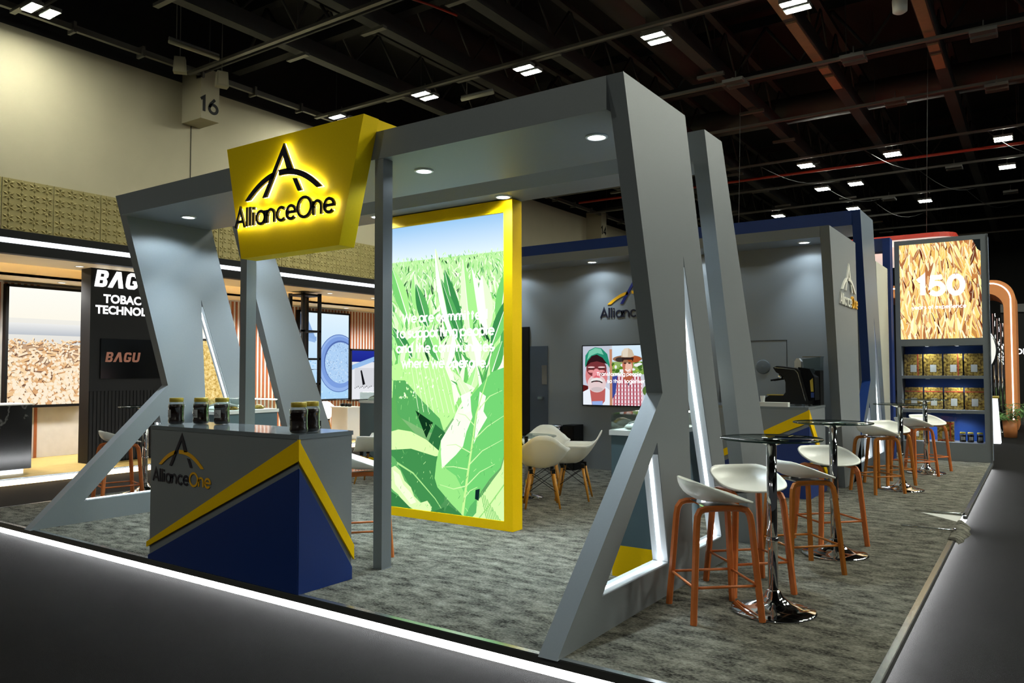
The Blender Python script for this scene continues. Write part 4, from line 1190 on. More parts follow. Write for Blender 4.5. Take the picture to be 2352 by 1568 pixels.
showcase('grey showcase half hidden behind the right square post', -8.25, -7.75, 8.05, 8.6)

# ------------------------------------------------------------------ bar tables
def make_bar_table(label, group):
    t = thing('bar_table', (0, 0, 0), label, 'bar table', group, local=True)
    MB().lathe([(0.25, 0.0), (0.252, 0.008), (0.24, 0.016), (0.17, 0.03), (0.10, 0.055), (0.055, 0.09), (0.042, 0.12), (0.03, 0.13)], 40).build('base', M['chrome'], t, off=(0, 0, 0))
    MB().lathe([(0.03, 0.13), (0.03, 1.02)], 24).build('pole', M['chrome'], t, off=(0, 0, 0))
    MB().lathe([(0.034, 0.42), (0.036, 0.425), (0.036, 0.44), (0.034, 0.445)], 24).build('collar', M['chrome'], t, off=(0, 0, 0))
    MB().lathe([(0.03, 1.0), (0.09, 1.025), (0.10, 1.03), (0.10, 1.038)], 24).build('top_plate', M['chrome'], t, off=(0, 0, 0))
    MB().lathe([(0.300, 1.038), (0.302, 1.042), (0.300, 1.048)], 48).build('glass_top', M['tableglass'], t, off=(0, 0, 0))
    MB().lathe([(0.2995, 1.0385), (0.3035, 1.043), (0.2995, 1.0475)], 48, cap=False).build('glass_rim', M['glassedge'], t, off=(0, 0, 0))
    return t
bt = make_bar_table('nearest round glass bar table on a chrome pole', 'bar tables along the right side')
bt.location = (-1.376, 4.805, 0)
for (x, y), lb in (((-1.386, 6.546), 'second glass bar table from the front, before the coffee counter'), ((-1.44, 10.5), 'third glass bar table, in front of the navy portal leg'), ((-1.38, 12.4), 'farthest glass bar table, nearest the display tower')):
    dup(bt, (x, y, 0), 0, lb)
t = thing('menu_card', (-1.30, 4.95, 1.048), 'small black card lying on the nearest glass bar table', 'card')
MB().box(-1.38, -1.22, 4.90, 5.0, 1.048, 1.052).build('card', M['black_gloss'], t)
MB().box(-1.30, -1.292, 4.90, 5.0, 1.052, 1.0523).build('gold_line', M['lid'], t)

# ------------------------------------------------------------------ bar stools (shell seat, bent wooden legs), local front = +x
def make_stool(label, group, wood):
    t = thing('bar_stool', (0, 0, 0), label, 'stool', group, local=True)
    mb = MB(); NR, NT = 9, 40
    vs = []; fs = []
    for j in range(NR + 1):
        rr = j / NR
        for i in range(NT):
            th = 2 * PI * i / NT
            back = (1 - math.cos(th)) / 2                     # 0 front, 1 back
            ox = 0.205 * math.cos(th); oy = 0.245 * math.sin(th)
            k = (abs(math.cos(th)) ** 2.6 + abs(math.sin(th)) ** 2.6) ** (-1 / 2.6)
            g = math.sin(min(1, rr) * PI / 2) ** 0.92 if back > 0.3 else rr
            sc = (rr * (1 - back) + (math.sin(rr * PI / 2)) * back)
            x = ox * k * sc + 0.01; y = oy * k * sc
            rise = 0.128 * (1 - math.cos(rr * PI / 2)) ** 1.35 * min(1, back * 1.12) ** 1.25
            z = 0.672 + rise - 0.012 * (1 - back) ** 2 * rr ** 3 + 0.004 * rr
            vs.append((x, y, z))
    for j in range(NR):
        for i in range(NT):
            i2 = (i + 1) % NT
            fs.append((j * NT + i, j * NT + i2, (j + 1) * NT + i2, (j + 1) * NT + i))
    mb.add(vs[NT - 1:], [], 0)
    mb = MB(); mb.add([(0.01, 0, 0.672)] + vs[NT:], [(0, 1 + i, 1 + (i + 1) % NT) for i in range(NT)] + [tuple(a - NT + 1 for a in f_) for f_ in fs if min(f_) >= NT], 0, True)
    s = mb.build('seat', M['white_plastic'], t, off=(0, 0, 0))
    m = s.modifiers.new('thick', 'SOLIDIFY'); m.thickness = 0.011; m.offset = -1
    for sy in (-1, 1):
        for sx in (-1, 1):
            p = [(sx * 0.208, sy * 0.212, 0.0), (sx * 0.190, sy * 0.193, 0.25), (sx * 0.168, sy * 0.172, 0.56), (sx * 0.160, sy * 0.166, 0.61), (sx * 0.143, sy * 0.160, 0.638), (sx * 0.112, sy * 0.156, 0.648), (0, sy * 0.150, 0.650)]
            MB().tube(p, [0.021, 0.021, 0.0215, 0.0215, 0.021, 0.019, 0.017], 6, smooth=False).build('leg', wood, t, off=(0, 0, 0))
    c = [(0.193, 0.196), (-0.193, 0.196), (-0.193, -0.196), (0.193, -0.196)]
    for i in range(4):
        a, b = c[i], c[(i + 1) % 4]
        MB().tube([(a[0], a[1], 0.205), (b[0], b[1], 0.205)], 0.0085, 6).build('footrest_bar', wood, t, off=(0, 0, 0))
    MB().box(-0.10, 0.12, -0.16, 0.16, 0.652, 0.661).build('seat_plate', M['chrome'], t, off=(0, 0, 0))
    return t
st1 = make_stool('nearest white shell bar stool, its back to the portal leg', 'bar stools along the right side', M['oak'])
st1.location = (-1.665, 4.57, 0); st1.rotation_euler = (0, 0, R(42))
st2 = make_stool('pale wood bar stool behind the near table of the row at the back', 'bar stools along the right side', mat('honey_oak', rgb(188, 112, 34), 0.45, noise=0.18, nscale=25))
for (x, y, a, lb, src) in ((-1.66, 5.225, -45, 'white bar stool facing the camera behind the nearest bar table', st1),
                      (-1.49, 5.93, 45, 'white bar stool between the first and second bar tables, seen from the side', st2),
                      (-1.52, 6.98, -45, 'white bar stool facing the camera behind the second bar table', st1),
                      (-1.66, 10.17, 50, 'white bar stool in front of the third bar table near the navy leg', None),
                      (-1.64, 10.95, -40, 'white bar stool mostly hidden behind the third bar table', st2),
                      (-1.49, 12.02, 55, 'white bar stool in front of the farthest bar table', st1),
                      (-1.40, 12.78, -40, 'white bar stool behind the farthest bar table', st1),
                      (-4.54, 4.47, 50, 'white bar stool hidden between reception counter and square post', st1),
                      (-8.52, 4.62, 75, 'white bar stool seen through the cut-out of the left portal leg', st1)):
    if src is None:
        st2.location = (x, y, 0); st2.rotation_euler = (0, 0, R(a)); st2['label'] = lb
    else:
        o = dup(src, (x, y, 0), R(a), lb)
        if x < -3: o['group'] = 'bar stools elsewhere on the stand'
# glass table by the left leg
dup(bt, (-8.9, 5.15, 0), 0, 'glass bar table seen past the left portal leg', 'bar tables elsewhere on the stand')

# ------------------------------------------------------------------ tub chairs on wooden dowel legs, local front = +x
def make_tub_chair(label, group):
    t = thing('tub_chair', (0, 0, 0), label, 'chair', group, local=True)
    NR, NT = 10, 48
    vs = [(0.03, 0, 0.415)]; fs = []
    def rim(th):
        b = (1 - math.cos(th)) / 2                       # 0 front .. 1 back
        d = abs(((th + PI) % (2 * PI)) - PI)             # angle from front, 0..pi
        def ss(a, c, x):
            x = max(0, min(1, (x - a) / (c - a))); return x * x * (3 - 2 * x)
        z = 0.425 + 0.205 * ss(R(38), R(62), d) + 0.155 * ss(R(118), R(172), d)
        return z
    for j in range(1, NR + 1):
        rr = j / NR
        for i in range(NT):
            th = 2 * PI * i / NT
            k = (abs(math.cos(th)) ** 2.8 + abs(math.sin(th)) ** 2.8) ** (-1 / 2.8)
            zr = rim(th); hgt = (zr - 0.415) / 0.37
            fl = math.sin(rr * PI / 2) * hgt ** 0.3 + rr * (1 - hgt ** 0.3) if hgt > 0 else rr
            flare = 1 + 0.12 * hgt * rr ** 4
            x = 0.235 * math.cos(th) * k * fl * flare - 0.055 * (1 - math.cos(th)) / 2 * rr ** 3
            y = 0.262 * math.sin(th) * k * fl * flare
            z = 0.415 + (zr - 0.415) * (1 - math.cos(rr * PI / 2)) ** 0.9
            if j == NR and 0.4 < hgt < 0.75: y *= 1.07
            vs.append((x, y, z))
    fs += [(0, 1 + i, 1 + (i + 1) % NT) for i in range(NT)]
    for j in range(NR - 1):
        for i in range(NT):
            i2 = (i + 1) % NT
            fs.append((1 + j * NT + i, 1 + j * NT + i2, 1 + (j + 1) * NT + i2, 1 + (j + 1) * NT + i))
    s = MB().add(vs, fs, 0, True).build('shell', M['white_plastic'], t, off=(0, 0, 0))
    m = s.modifiers.new('thick', 'SOLIDIFY'); m.thickness = 0.009; m.offset = -1
    tops = []
    for sx in (-1, 1):
        for sy in (-1, 1):
            a = (sx * 0.115, sy * 0.12, 0.375); b = (sx * 0.19, sy * 0.185, 0.0)
            MB().tube([b, tuple((Vector(a) + Vector(b)) / 2), a], [0.0105, 0.015, 0.0165], 10).build('leg', M['beech'], t, off=(0, 0, 0))
            MB().box(a[0] - 0.018, a[0] + 0.018, a[1] - 0.018, a[1] + 0.018, 0.365, 0.412).build('bracket', M['wire'], t, off=(0, 0, 0))
            tops.append((a, b))
    def pt(i, q): return tuple(Vector(tops[i][0]).lerp(Vector(tops[i][1]), q))
    for i, k in ((0, 1), (1, 0), (2, 3), (3, 2), (0, 2), (2, 0), (1, 3), (3, 1)):
        MB().tube([pt(i, 0.04), pt(k, 0.55)], 0.004, 5).build('brace_wire', M['wire'], t, off=(0, 0, 0))
    return t
ch = make_tub_chair('white tub chair seen from behind, nearest of the group', 'tub chairs round the low table')
ch.location = (-4.485, 7.08, 0); ch.rotation_euler = (0, 0, R(126))
dup(ch, (-4.44, 7.70, 0), R(203), 'white tub chair seen from the side, facing left')
dup(ch, (-5.0, 7.98, 0), R(300), 'white tub chair facing the camera behind the low table')
dup(ch, (-5.45, 7.35, 0), R(10), 'white tub chair mostly hidden behind the light box')
dup(ch, (-7.28, 7.35, 0), R(205), 'white tub chair glimpsed between counter and square post', 'tub chairs elsewhere')
dup(ch, (-13.2, 11.75, 0.0), R(-50), 'white tub chair on the neighbouring stand beside the white pedestal', 'tub chairs elsewhere')
t = thing('low_table', (-4.96, 7.5, 0), 'low round glass table on a chrome foot between the tub chairs', 'table')
c = (-4.96, 7.5, 0)
MB().lathe([(0.2, 0), (0.2, 0.01), (0.1, 0.03), (0.03, 0.05)], 28, c).build('base', M['chrome'], t)
MB().lathe([(0.025, 0.05), (0.025, 0.70)], 16, c).build('pole', M['chrome'], t)
MB().lathe([(0.35, 0.70), (0.352, 0.705), (0.35, 0.71)], 40, c).build('glass_top', M['tableglass'], t)
t = thing('pedal_bin', (-6.02, 9.85, 0), 'chrome cylinder bin standing against the grey wall', 'bin')
MB().lathe([(0.14, 0), (0.14, 0.62), (0.135, 0.63)], 28, (-6.02, 9.85, 0)).build('drum', M['chrome'], t)
MB().lathe([(0.143, 0.63), (0.143, 0.645), (0.10, 0.665), (0.002, 0.67)], 28, (-6.02, 9.85, 0)).build('lid', M['steel'], t)
t = thing('black_cabinet', (-5.78, 10.0, 0), 'small black cabinet beside the chrome bin', 'cabinet')
MB().box(-5.87, -5.68, 9.86, 10.14, 0, 0.66).build('body', M['black'], t)
MB().box(-5.86, -5.69, 9.85, 9.86, 0.02, 0.64).build('door', M['black_gloss'], t)
t = thing('socket_box', (-7.55, 6.6, 0.75), 'black socket box with two white outlets near the left showcase', 'socket')
MB().box(-7.6, -7.5, 6.55, 6.65, 0.0, 0.84).build('box', M['black'], t)
for z in (0.66, 0.76): MB().lathe([(0.03, 0), (0.03, 0.01)], 12, (-7.5, 6.6, z)).build('outlet', M['white'], t)

# ------------------------------------------------------------------ coffee corner
CZ = 1.04
t = thing('coffee_machine', (-2.45, 9.6, CZ), 'black espresso machine seen from its side on the coffee counter', 'coffee machine')
MY0, MY1 = 9.46, 9.74
prof = [(-2.79, CZ + 0.02), (-2.79, CZ + 0.08), (-2.72, CZ + 0.12), (-2.56, CZ + 0.12), (-2.53, CZ + 0.16), (-2.53, CZ + 0.28), (-2.555, CZ + 0.35), (-2.64, CZ + 0.40), (-2.675, CZ + 0.455), (-2.63, CZ + 0.475), (-2.40, CZ + 0.445), (-2.36, CZ + 0.41), (-2.27, CZ + 0.06), (-2.27, CZ + 0.02)]
MB().prism([prof], lambda u, v, w: (u, w, v), MY0, MY1).build('body', M['black'], t)
tr = [(-2.655, CZ + 0.455), (-2.55, CZ + 0.447), (-2.42, CZ + 0.43), (-2.385, CZ + 0.39), (-2.30, CZ + 0.06)]
mb = MB(); mb.ribbon(tr, 0.008, lambda u, v, w: (u, w, v), MY0 - 0.004, MY0); mb.build('trim_line', M['alu'], t)
MB().prism([[(-2.33, CZ + 0.05), (-2.20, CZ + 0.07), (-2.205, CZ + 0.34), (-2.26, CZ + 0.44), (-2.39, CZ + 0.46)]], lambda u, v, w: (u, w, v), MY0 + 0.03, MY1 - 0.02).build('rear_panel', M['black_gloss'], t)
MB().prism([[(-2.245, CZ + 0.17), (-2.215, CZ + 0.17), (-2.222, CZ + 0.33), (-2.255, CZ + 0.30)]], lambda u, v, w: (u, w, v), MY0 + 0.024, MY0 + 0.03).build('rear_sticker', M['lid'], t)
MB().box(-2.245, -2.21, MY0 + 0.024, MY0 + 0.03, CZ + 0.10, CZ + 0.16).build('rear_sticker', M['navy'], t)
for y in (9.52, 9.66):
    g = MB().lathe([(0.03, 0), (0.035, 0.02), (0.035, 0.05)], 14, (-2.60, y, CZ + 0.325)).build('group_head', M['chrome'], t)
    MB().tube([(-2.60, y, CZ + 0.32), (-2.72, y, CZ + 0.30)], 0.012, 8).build('portafilter', M['black'], g, off=sub_off(t))
MB().box(-2.76, -2.56, MY0 + 0.02, MY1 - 0.02, CZ + 0.12, CZ + 0.128).build('drip_tray', M['lid'], t)
for x in (-2.75, -2.3):
    for y in (MY0 + 0.04, MY1 - 0.04): MB().lathe([(0.02, 0), (0.02, 0.022)], 10, (x, y, CZ)).build('foot', M['chrome'], t)
t = thing('grinder', (-2.29, 9.84, CZ), 'black coffee grinder with hopper behind the espresso machine', 'grinder')
MB().box(-2.38, -2.20, 9.76, 9.93, CZ, CZ + 0.42).build('body', M['black'], t)
MB().prism([[(-2.39, CZ + 0.42), (-2.20, CZ + 0.42), (-2.195, CZ + 0.58), (-2.40, CZ + 0.56)]], lambda u, v, w: (u, w, v), 9.76, 9.93).build('hopper', M['tableglass'], t)
MB().box(-2.405, -2.19, 9.755, 9.935, CZ + 0.58, CZ + 0.592).build('hopper_lid', M['steel'], t)
t = thing('paper_cup', (-2.72, 9.18, CZ), 'small white paper cup standing on the napkin box', 'cup')
MB().lathe([(0.022, 0.05), (0.03, 0.12), (0.031, 0.122)], 16, (-2.72, 9.18, CZ), cap=True).build('cup_body', M['white'], t)
t = thing('napkin_box', (-2.55, 9.17, CZ), 'long white napkin box at the front of the coffee counter', 'box')
MB().box(-2.79, -2.42, 9.14, 9.22, CZ, CZ + 0.045).build('box', M['white'], t); MB().box(-2.79, -2.42, 9.135, 9.22, CZ + 0.045, CZ + 0.05).build('lid', M['white_plastic'], t)
t = thing('milk_carton', (-2.47, 9.84, CZ), 'white carton standing behind the espresso machine', 'carton')
MB().box(-2.51, -2.43, 9.80, 9.88, CZ, CZ + 0.53).build('body', M['white'], t)
MB().prism([[(-2.51, CZ + 0.53), (-2.43, CZ + 0.53), (-2.455, CZ + 0.57), (-2.485, CZ + 0.57)]], lambda u, v, w: (u, w, v), 9.80, 9.88).build('gable', M['white'], t)
for k, (x, c_) in enumerate(((-3.06, 'lid'), (-2.93, 'white'))):
    t = thing('cup_stack', (x, 9.3, CZ), ['gold', 'white'][k] + ' cup stack left of the espresso machine', 'cup stack')
    mb = MB()
    for i in range(3): mb.lathe([(0.035, 0.05 * i), (0.042, 0.05 * i + 0.045)], 14, (x, 9.3 + 0.05 * k, CZ))
    mb.build('cups', M[c_], t)

# ------------------------------------------------------------------ the neighbouring stand across the left aisle
BX = -11.65                                             # front edge of its deck
BW = -14.15                                             # its back wall
t = thing('neighbour_deck', (-13, 11, FZ), 'oak floored deck of the neighbouring stand with glowing edge', 'deck')
MB().box(-15.0, BX - 0.03, 1.0, 24, FZ, -0.015).build('deck_body', M['edge_dark'], t)
for i in range(17):
    x0 = -15.0 + i * 0.1953
    MB().box(x0 + 0.003, x0 + 0.192, 1.0, 24, -0.015, -0.001).build('floor_board', M['oakfloor'], t)
MB().box(BX - 0.03, BX, 1.0, 24, -0.02, 0.004).build('edge_cap', M['alu'], t)
MB().box(BX - 0.02, BX - 0.008, 1.0, 24, FZ + 0.01, -0.02).build('led_strip', emat('deck_led_warm', (1.0, 0.74, 0.42, 1), 7.0), t)
w = thing('slatted_wall', (BW, 11, 0), 'white back wall of the neighbouring stand with walnut slats', 'wall')
MB().box(BW - 0.3, BW, 1.0, 24, 0.002, 3.2).build('backing', M['plaster'], w)
sl = MB().box(0, 0.014, 0, 0.046, 0.002, 2.95)
s0 = None
def slats(y0, y1, step=0.1):
    global s0
    y = y0
    while y < y1:
        if s0 is None:
            s0 = sl.build('slat', M['walnut'], w, off=(0, 0, 0)); s0.location = (0, y - 11, 0)
        else:
            c = s0.copy(); COL.objects.link(c); c.parent = w; c.location = (0, y - 11, 0)
        y += step
slats(4.9, 6.25); slats(8.3, 9.2); slats(9.85, 15.2)
# canopy
c = thing('neighbour_canopy', (-13, 11, 3.0), 'cream canopy of the neighbouring stand with black fascia and light line', 'canopy')
MB().box(BW - 0.3, -12.05, 1.0, 24, 3.38, 3.46).build('roof', M['black'], c)
MB().box(-12.05, -11.9, 1.0, 24, 3.13, 3.46).build('fascia', M['black'], c)
MB().box(-11.9, -11.893, 1.0, 24, 3.275, 3.345).build('led_line', emat('led_cool_line', (0.85, 0.92, 1.0, 1), 3.0), c)
MB().box(-12.95, -12.05, 1.0, 24, 3.13, 3.18).build('front_soffit', M['canopy'], c)
MB().box(-13.0, -12.95, 1.0, 24, 3.13, 3.38).build('cove_edge', M['canopy'], c)
MB().box(-12.94, -12.90, 1.0, 24, 3.19, 3.21).build('cove_led', M['led_warm'], c)
MB().box(-13.35, -12.95, 1.0, 24, 3.34, 3.38).build('cove_panel', M['canopy'], c)
MB().box(-13.36, -13.32, 1.0, 24, 3.19, 3.22).build('cove_led', M['led_warm'], c)
MB().box(BW, -13.30, 1.0, 24, 2.98, 3.02).build('rear_soffit', M['canopy'], c)
MB().box(-13.34, -13.30, 1.0, 24, 2.98, 3.2).build('rear_edge', M['canopy'], c)
for y in (4.9, 6.1, 8.6, 9.9, 11.3, 12.6, 13.9):
    for x, z in ((-12.5, 3.13), (-13.7, 2.98)):
        d = MB().lathe([(0.07, 0.0), (0.07, -0.006), (0.055, -0.008)], 16, (x, y + (0.3 if z < 3 else 0), z), cap=False).build('downlight', M['rim'], c)
        MB().lathe([(0.001, -0.005), (0.055, -0.005)], 16, (x, y + (0.3 if z < 3 else 0), z), cap=False).build('lens', M['lens_soft'], d, off=sub_off(c))
    spot(c, (-13.1, y, 2.96), 260, col=(1.0, 0.98, 0.95), angle=150, blend=0.9, size=0.15)
# black sign wall
t = thing('black_sign_wall', (-12.65, 7.05, 0), 'black ribbed sign wall with large white lit letters', 'sign wall')
MB().box(-12.8, -12.5, 6.28, 7.85, 0, 3.36).build('core', M['black'], t)
for i in range(26):
    y = 6.29 + i * 0.06
    MB().box(-12.5, -12.488, y, y + 0.045, 0.0, 1.15).build('rib', M['black'], t)
MB().box(-12.5, -12.48, 6.45, 7.75, 1.35, 2.0).build('gloss_plate', M['black_gloss'], t)
f = FX(-12.5)
M['lit_letter'] = emat('lit_white_letter', (1, 1, 1, 1), 2.2)
def bagu(mb, f3, h):
    """heavy slanted capitals, the A without a bar"""
    k = h
    sk = lambda pts, dx: [((x + dx + 0.16 * y) * k, y * k) for x, y in pts]
    B = [(0, 0), (.50, 0), (.64, .06), (.70, .18), (.70, .36), (.60, .5), (.70, .62), (.70, .82), (.62, .95), (.5, 1.0), (0, 1.0)]
    mb.prism([sk(B, 0), sk([(.24, .2), (.46, .2), (.46, .41), (.24, .41)], 0), sk([(.24, .6), (.46, .6), (.46, .8), (.24, .8)], 0)], f3, 0.001, 0.012)
    mb.prism([sk([(0, 0), (.27, 0), (.50, .62), (.66, 0), (.93, 0), (.64, 1.0), (.36, 1.0)], .80)], f3, 0.001, 0.012)
    ring = [(.74, .72), (.72, .9), (.58, 1.0), (.2, 1.0), (.04, .88), (0, .7), (0, .3), (.04, .12), (.2, 0), (.58, 0), (.74, .12), (.76, .52), (.42, .52), (.42, .36), (.52, .36), (.52, .22), (.26, .22), (.24, .3), (.24, .72), (.28, .8), (.5, .8), (.52, .72)]
    mb.prism([sk(ring, 1.85)], f3, 0.001, 0.012)
    mb.prism([sk([(0, 1), (0, .25), (.06, .08), (.2, 0), (.56, 0), (.7, .08), (.76, .25), (.76, 1), (.52, 1), (.52, .28), (.46, .2), (.3, .2), (.24, .28), (.24, 1)], 2.75)], f3, 0.001, 0.012)
n = MB(); bagu(n, lambda u, v, w: f(6.335 + u, 2.835 + v, w), 0.27); n.build('large_letters', M['lit_letter'], t)
n = MB(); put_text(n, 'TOBACCO', 0.132, f, 6.485, 2.585, 0.006, off=0.006); n.build('line_letters', M['lit_letter'], t)
n = MB(); put_text(n, 'TECHNOLOGY', 0.128, f, 6.36, 2.405, 0.006, off=0.006); n.build('line_letters', M['lit_letter'], t)
n = MB(); f2 = FX(-12.48); bagu(n, lambda u, v, w: f2(6.515 + u, 1.62 + v, w), 0.161); n.build('copper_letters', mat('copper_letter', rgb(206, 140, 120), 0.3, metal=0.6), t)
# light boxes of the neighbour
def nlight(name, label, x, y0, y1, z0, z1, painter=None, pm=None):
    t = thing(name, (x, (y0 + y1) / 2, z0), label, 'light box')
    MB().box(x - 0.1, x, y0, y1, z0, z1).build('case', M['black'], t)
    b = 0.045
    if painter:
        P = ClipPaint(lambda u, v, w: (x + 0.002 + w, u, v), y0 + b, y1 - b, z0 + b, z1 - b)
        painter(P, y0 + b, y1 - b, z0 + b, z1 - b)
        P.build('picture', M['backlit'], t)
    else:
        MB().box(x, x + 0.003, y0 + b, y1 - b, z0 + b, z1 - b).build('picture', pm, t)
    for (a, c_, d, e) in ((y0, y1, z0, z0 + b), (y0, y1, z1 - b, z1), (y0, y0 + b, z0, z1), (y1 - b, y1, z0, z1)):
        MB().box(x, x + 0.012, a, c_, d, e).build('frame_bar', M['black'], t)
    return t
def sticks(P, u0, u1, v0, v1):
    r_ = random.Random(9); H = v1 - v0
    P.rect(u0, u1, v0, v1, rgb(200, 200, 205), rgb(255, 252, 240))
    P.rect(u0, u1, v0 + .74 * H, v1, rgb(255, 250, 236), rgb(255, 255, 246))
    P.rect(u0, u1, v0 + .60 * H, v0 + .70 * H, rgb(190, 196, 204), rgb(240, 240, 238))
    P.rect(u0, u1, v0, v0 + .52 * H, rgb(120, 92, 84), rgb(200, 164, 130))
    cs = [rgb(250, 216, 170), rgb(238, 194, 142), rgb(255, 234, 200), rgb(222, 170, 120), rgb(255, 224, 184)]
    for i in range(560):
        q_ = i / 560
        v = v0 + H * (.56 - .62 * q_); u = r_.uniform(u0 - .1, u1 + .1)
        s_ = .35 + .9 * q_
        a = r_.uniform(0, PI); ln = r_.uniform(.18, .34) * s_; wd = .066 * s_
        d = Vector((math.cos(a), math.sin(a) * .6))
        p0_ = Vector((u, v)) - d * ln / 2; p1_ = Vector((u, v)) + d * ln / 2
        P.line([p0_ + Vector((.006, -.008)), p1_ + Vector((.006, -.008))], wd * 1.15, rgb(110, 76, 60))
        c_ = r_.choice(cs)
        P.line([p0_, p1_], wd, c_); P.ell(p1_.x, p1_.y, wd * .5, wd * .5, rgb(255, 240, 214), 8)
def petri(P, u0, u1, v0, v1):
    r_ = random.Random(4); H = v1 - v0; W = u1 - u0
    P.rect(u0, u1, v0, v1, rgb(170, 214, 250), rgb(226, 244, 255))
    for i in range(140): P.ell(r_.uniform(u0, u1), v0 + H * r_.uniform(0, .45), r_.uniform(.01, .05), r_.uniform(.008, .02), r_.choice([rgb(190, 226, 252), rgb(150, 202, 244), rgb(206, 238, 255)]), 8)
    P.line([(u0, v1 - .05), (u0 + .25 * W, v1 - .3 * H), (u0 + .32 * W, v1 - .3 * H)], [.3, .16, .1], rgb(140, 176, 226))
    P.line([(u0 + .05, v1 - .28 * H), (u0 + .3 * W, v1 - .33 * H)], [.12, .06], rgb(150, 186, 232))
    cx, cy = u0 + .80 * W, v0 + .42 * H
    P.ell(cx, cy, .66, .70, rgb(70, 104, 176), 40); P.ell(cx, cy, .645, .685, rgb(150, 182, 236), 40)
    P.ell(cx + .02, cy + .02, .60, .62, rgb(126, 160, 224), 40); P.ell(cx + .04, cy + .03, .52, .52, rgb(84, 112, 178), 36); P.ell(cx + .05, cy + .01, .50, .50, rgb(176, 210, 246), 36)
    for i in range(420):
        a = r_.uniform(0, 2 * PI); q_ = .49 * math.sqrt(r_.random())
        P.ell(cx + .05 + q_ * math.cos(a), cy + .01 + q_ * math.sin(a), r_.uniform(.005, .012), r_.uniform(.005, .012), r_.choice([rgb(220, 238, 255), rgb(150, 186, 232), rgb(236, 248, 255), rgb(70, 100, 160)]), 6)
nlight('stick_light_box', 'black framed light box with a heap of pale sticks at the left edge', -14.03, 5.68, 7.0, 0.86, 2.92, sticks)
nlight('petri_light_box', 'black framed light box with a pale blue glass dish picture', -14.03, 11.75, 13.34, 0.76, 2.88, petri)
nlight('grain_light_box', 'light box with a golden grain picture behind the left leg cut-out', -14.03, 8.75, 9.85, 0.55, 2.13, None, M['gold_print'])
# reception desk of the neighbour
t = thing('marble_desk', (-12.3, 4.3, 0), 'black marble reception desk at the left edge', 'desk')
MB().box(-12.75, -12.1, 2.6, 5.28, 0.07, 0.985).build('front', M['marble'], t)
MB().box(-12.78, -12.07, 2.58, 5.3, 0.985, 1.0).build('top', M['plaster'], t)
MB().box(-12.7, -12.16, 2.6, 5.2, 0.0, 0.07).build('lit_plinth', emat('desk_plinth_led', (0.85, 0.92, 1, 1), 2.0), t)
# tall metal rack
t = thing('metal_rack', (-12.75, 10.84, 0), 'tall open black metal rack with a small plant', 'rack')
RX0, RX1, RY0, RY1 = -12.95, -12.55, 10.62, 11.06
for x in (RX0, RX1):
    for y in (RY0, RY1): MB().box(x - 0.03, x + 0.03, y - 0.03, y + 0.03, 0, 3.1).build('upright', M['black'], t)
for z in (0.55, 1.2, 1.72, 2.3, 3.06): MB().box(RX0 - 0.03, RX1 + 0.03, RY0 - 0.03, RY1 + 0.03, z - 0.02, z + 0.02).build('shelf', M['black'], t)
t = thing('pot_plant', (-12.75, 10.84, 1.22), 'small dark plant in a grey pot on the metal rack', 'plant')
MB().lathe([(0.10, 0), (0.13, 0.2), (0.12, 0.2)], 14, (-12.75, 10.84, 1.22)).build('pot', M['steel'], t)
for k in range(9):
    a = 2 * PI * k / 9; mb = MB()
    pts = [(-12.75 + 0.03 * i * math.cos(a) * (1 + i * .2), 10.84 + 0.03 * i * math.sin(a) * (1 + i * .2), 1.40 + 0.05 * i - 0.006 * i * i) for i in range(6)]
    mb.tube(pts, [0.012, 0.02, 0.024, 0.02, 0.012, 0.003], 5, squash=0.3)
    mb.build('leaf', M['black'], t)
# white pedestal, glass bowl, leaflet panel
t = thing('white_pedestal', (-12.45, 11.72, 0), 'white pedestal with a glass case on the neighbouring stand', 'pedestal')
MB().box(-12.7, -12.2, 11.55, 11.9, 0, 0.68).build('body', M['white'], t)
MB().box(-12.72, -12.18, 11.53, 11.92, 0.68, 0.70).build('top', M['white_plastic'], t)
MB().box(-12.62, -12.25, 11.58, 11.87, 0.70, 0.86).build('glass_case', M['glass'], t)
mb = MB()
for k in range(3): mb.lathe([(0.03, 0), (0.055, 0.03), (0.03, 0.07)], 12, (-12.54 + 0.11 * k, 11.72, 0.70))
mb.build('samples', M['black'], t)
def leaflet(P, u0, u1, v0, v1):
    P.rect(u0, u1, v0, v1, rgb(232, 234, 240)); P.rect(u0, u1, v1 - .28, v1, rgb(30, 40, 140), rgb(36, 50, 160))
    P.poly([(u0, v1 - .36), (u1, v1 - .12), (u1, v1 - .24), (u0, v1 - .48)], rgb(150, 190, 236))
    P.rect(u0 + .1, u1, v0 + .3, v0 + .78, rgb(214, 216, 222)); P.line([(u0 + .32, v0 + .72), (u0 + .42, v0 + .36)], [.05, .09], rgb(20, 20, 24))
    for i in range(12): P.ell(u0 + .12 + .05 * i, v0 + .28 + .02 * (i % 3), .012, .016, rgb(30, 30, 34), 8)
nlight('leaflet_panel', 'white leaflet panel with blue header beside the dish light box', -14.03, 13.36, 14.3, 0.72, 2.02, leaflet)

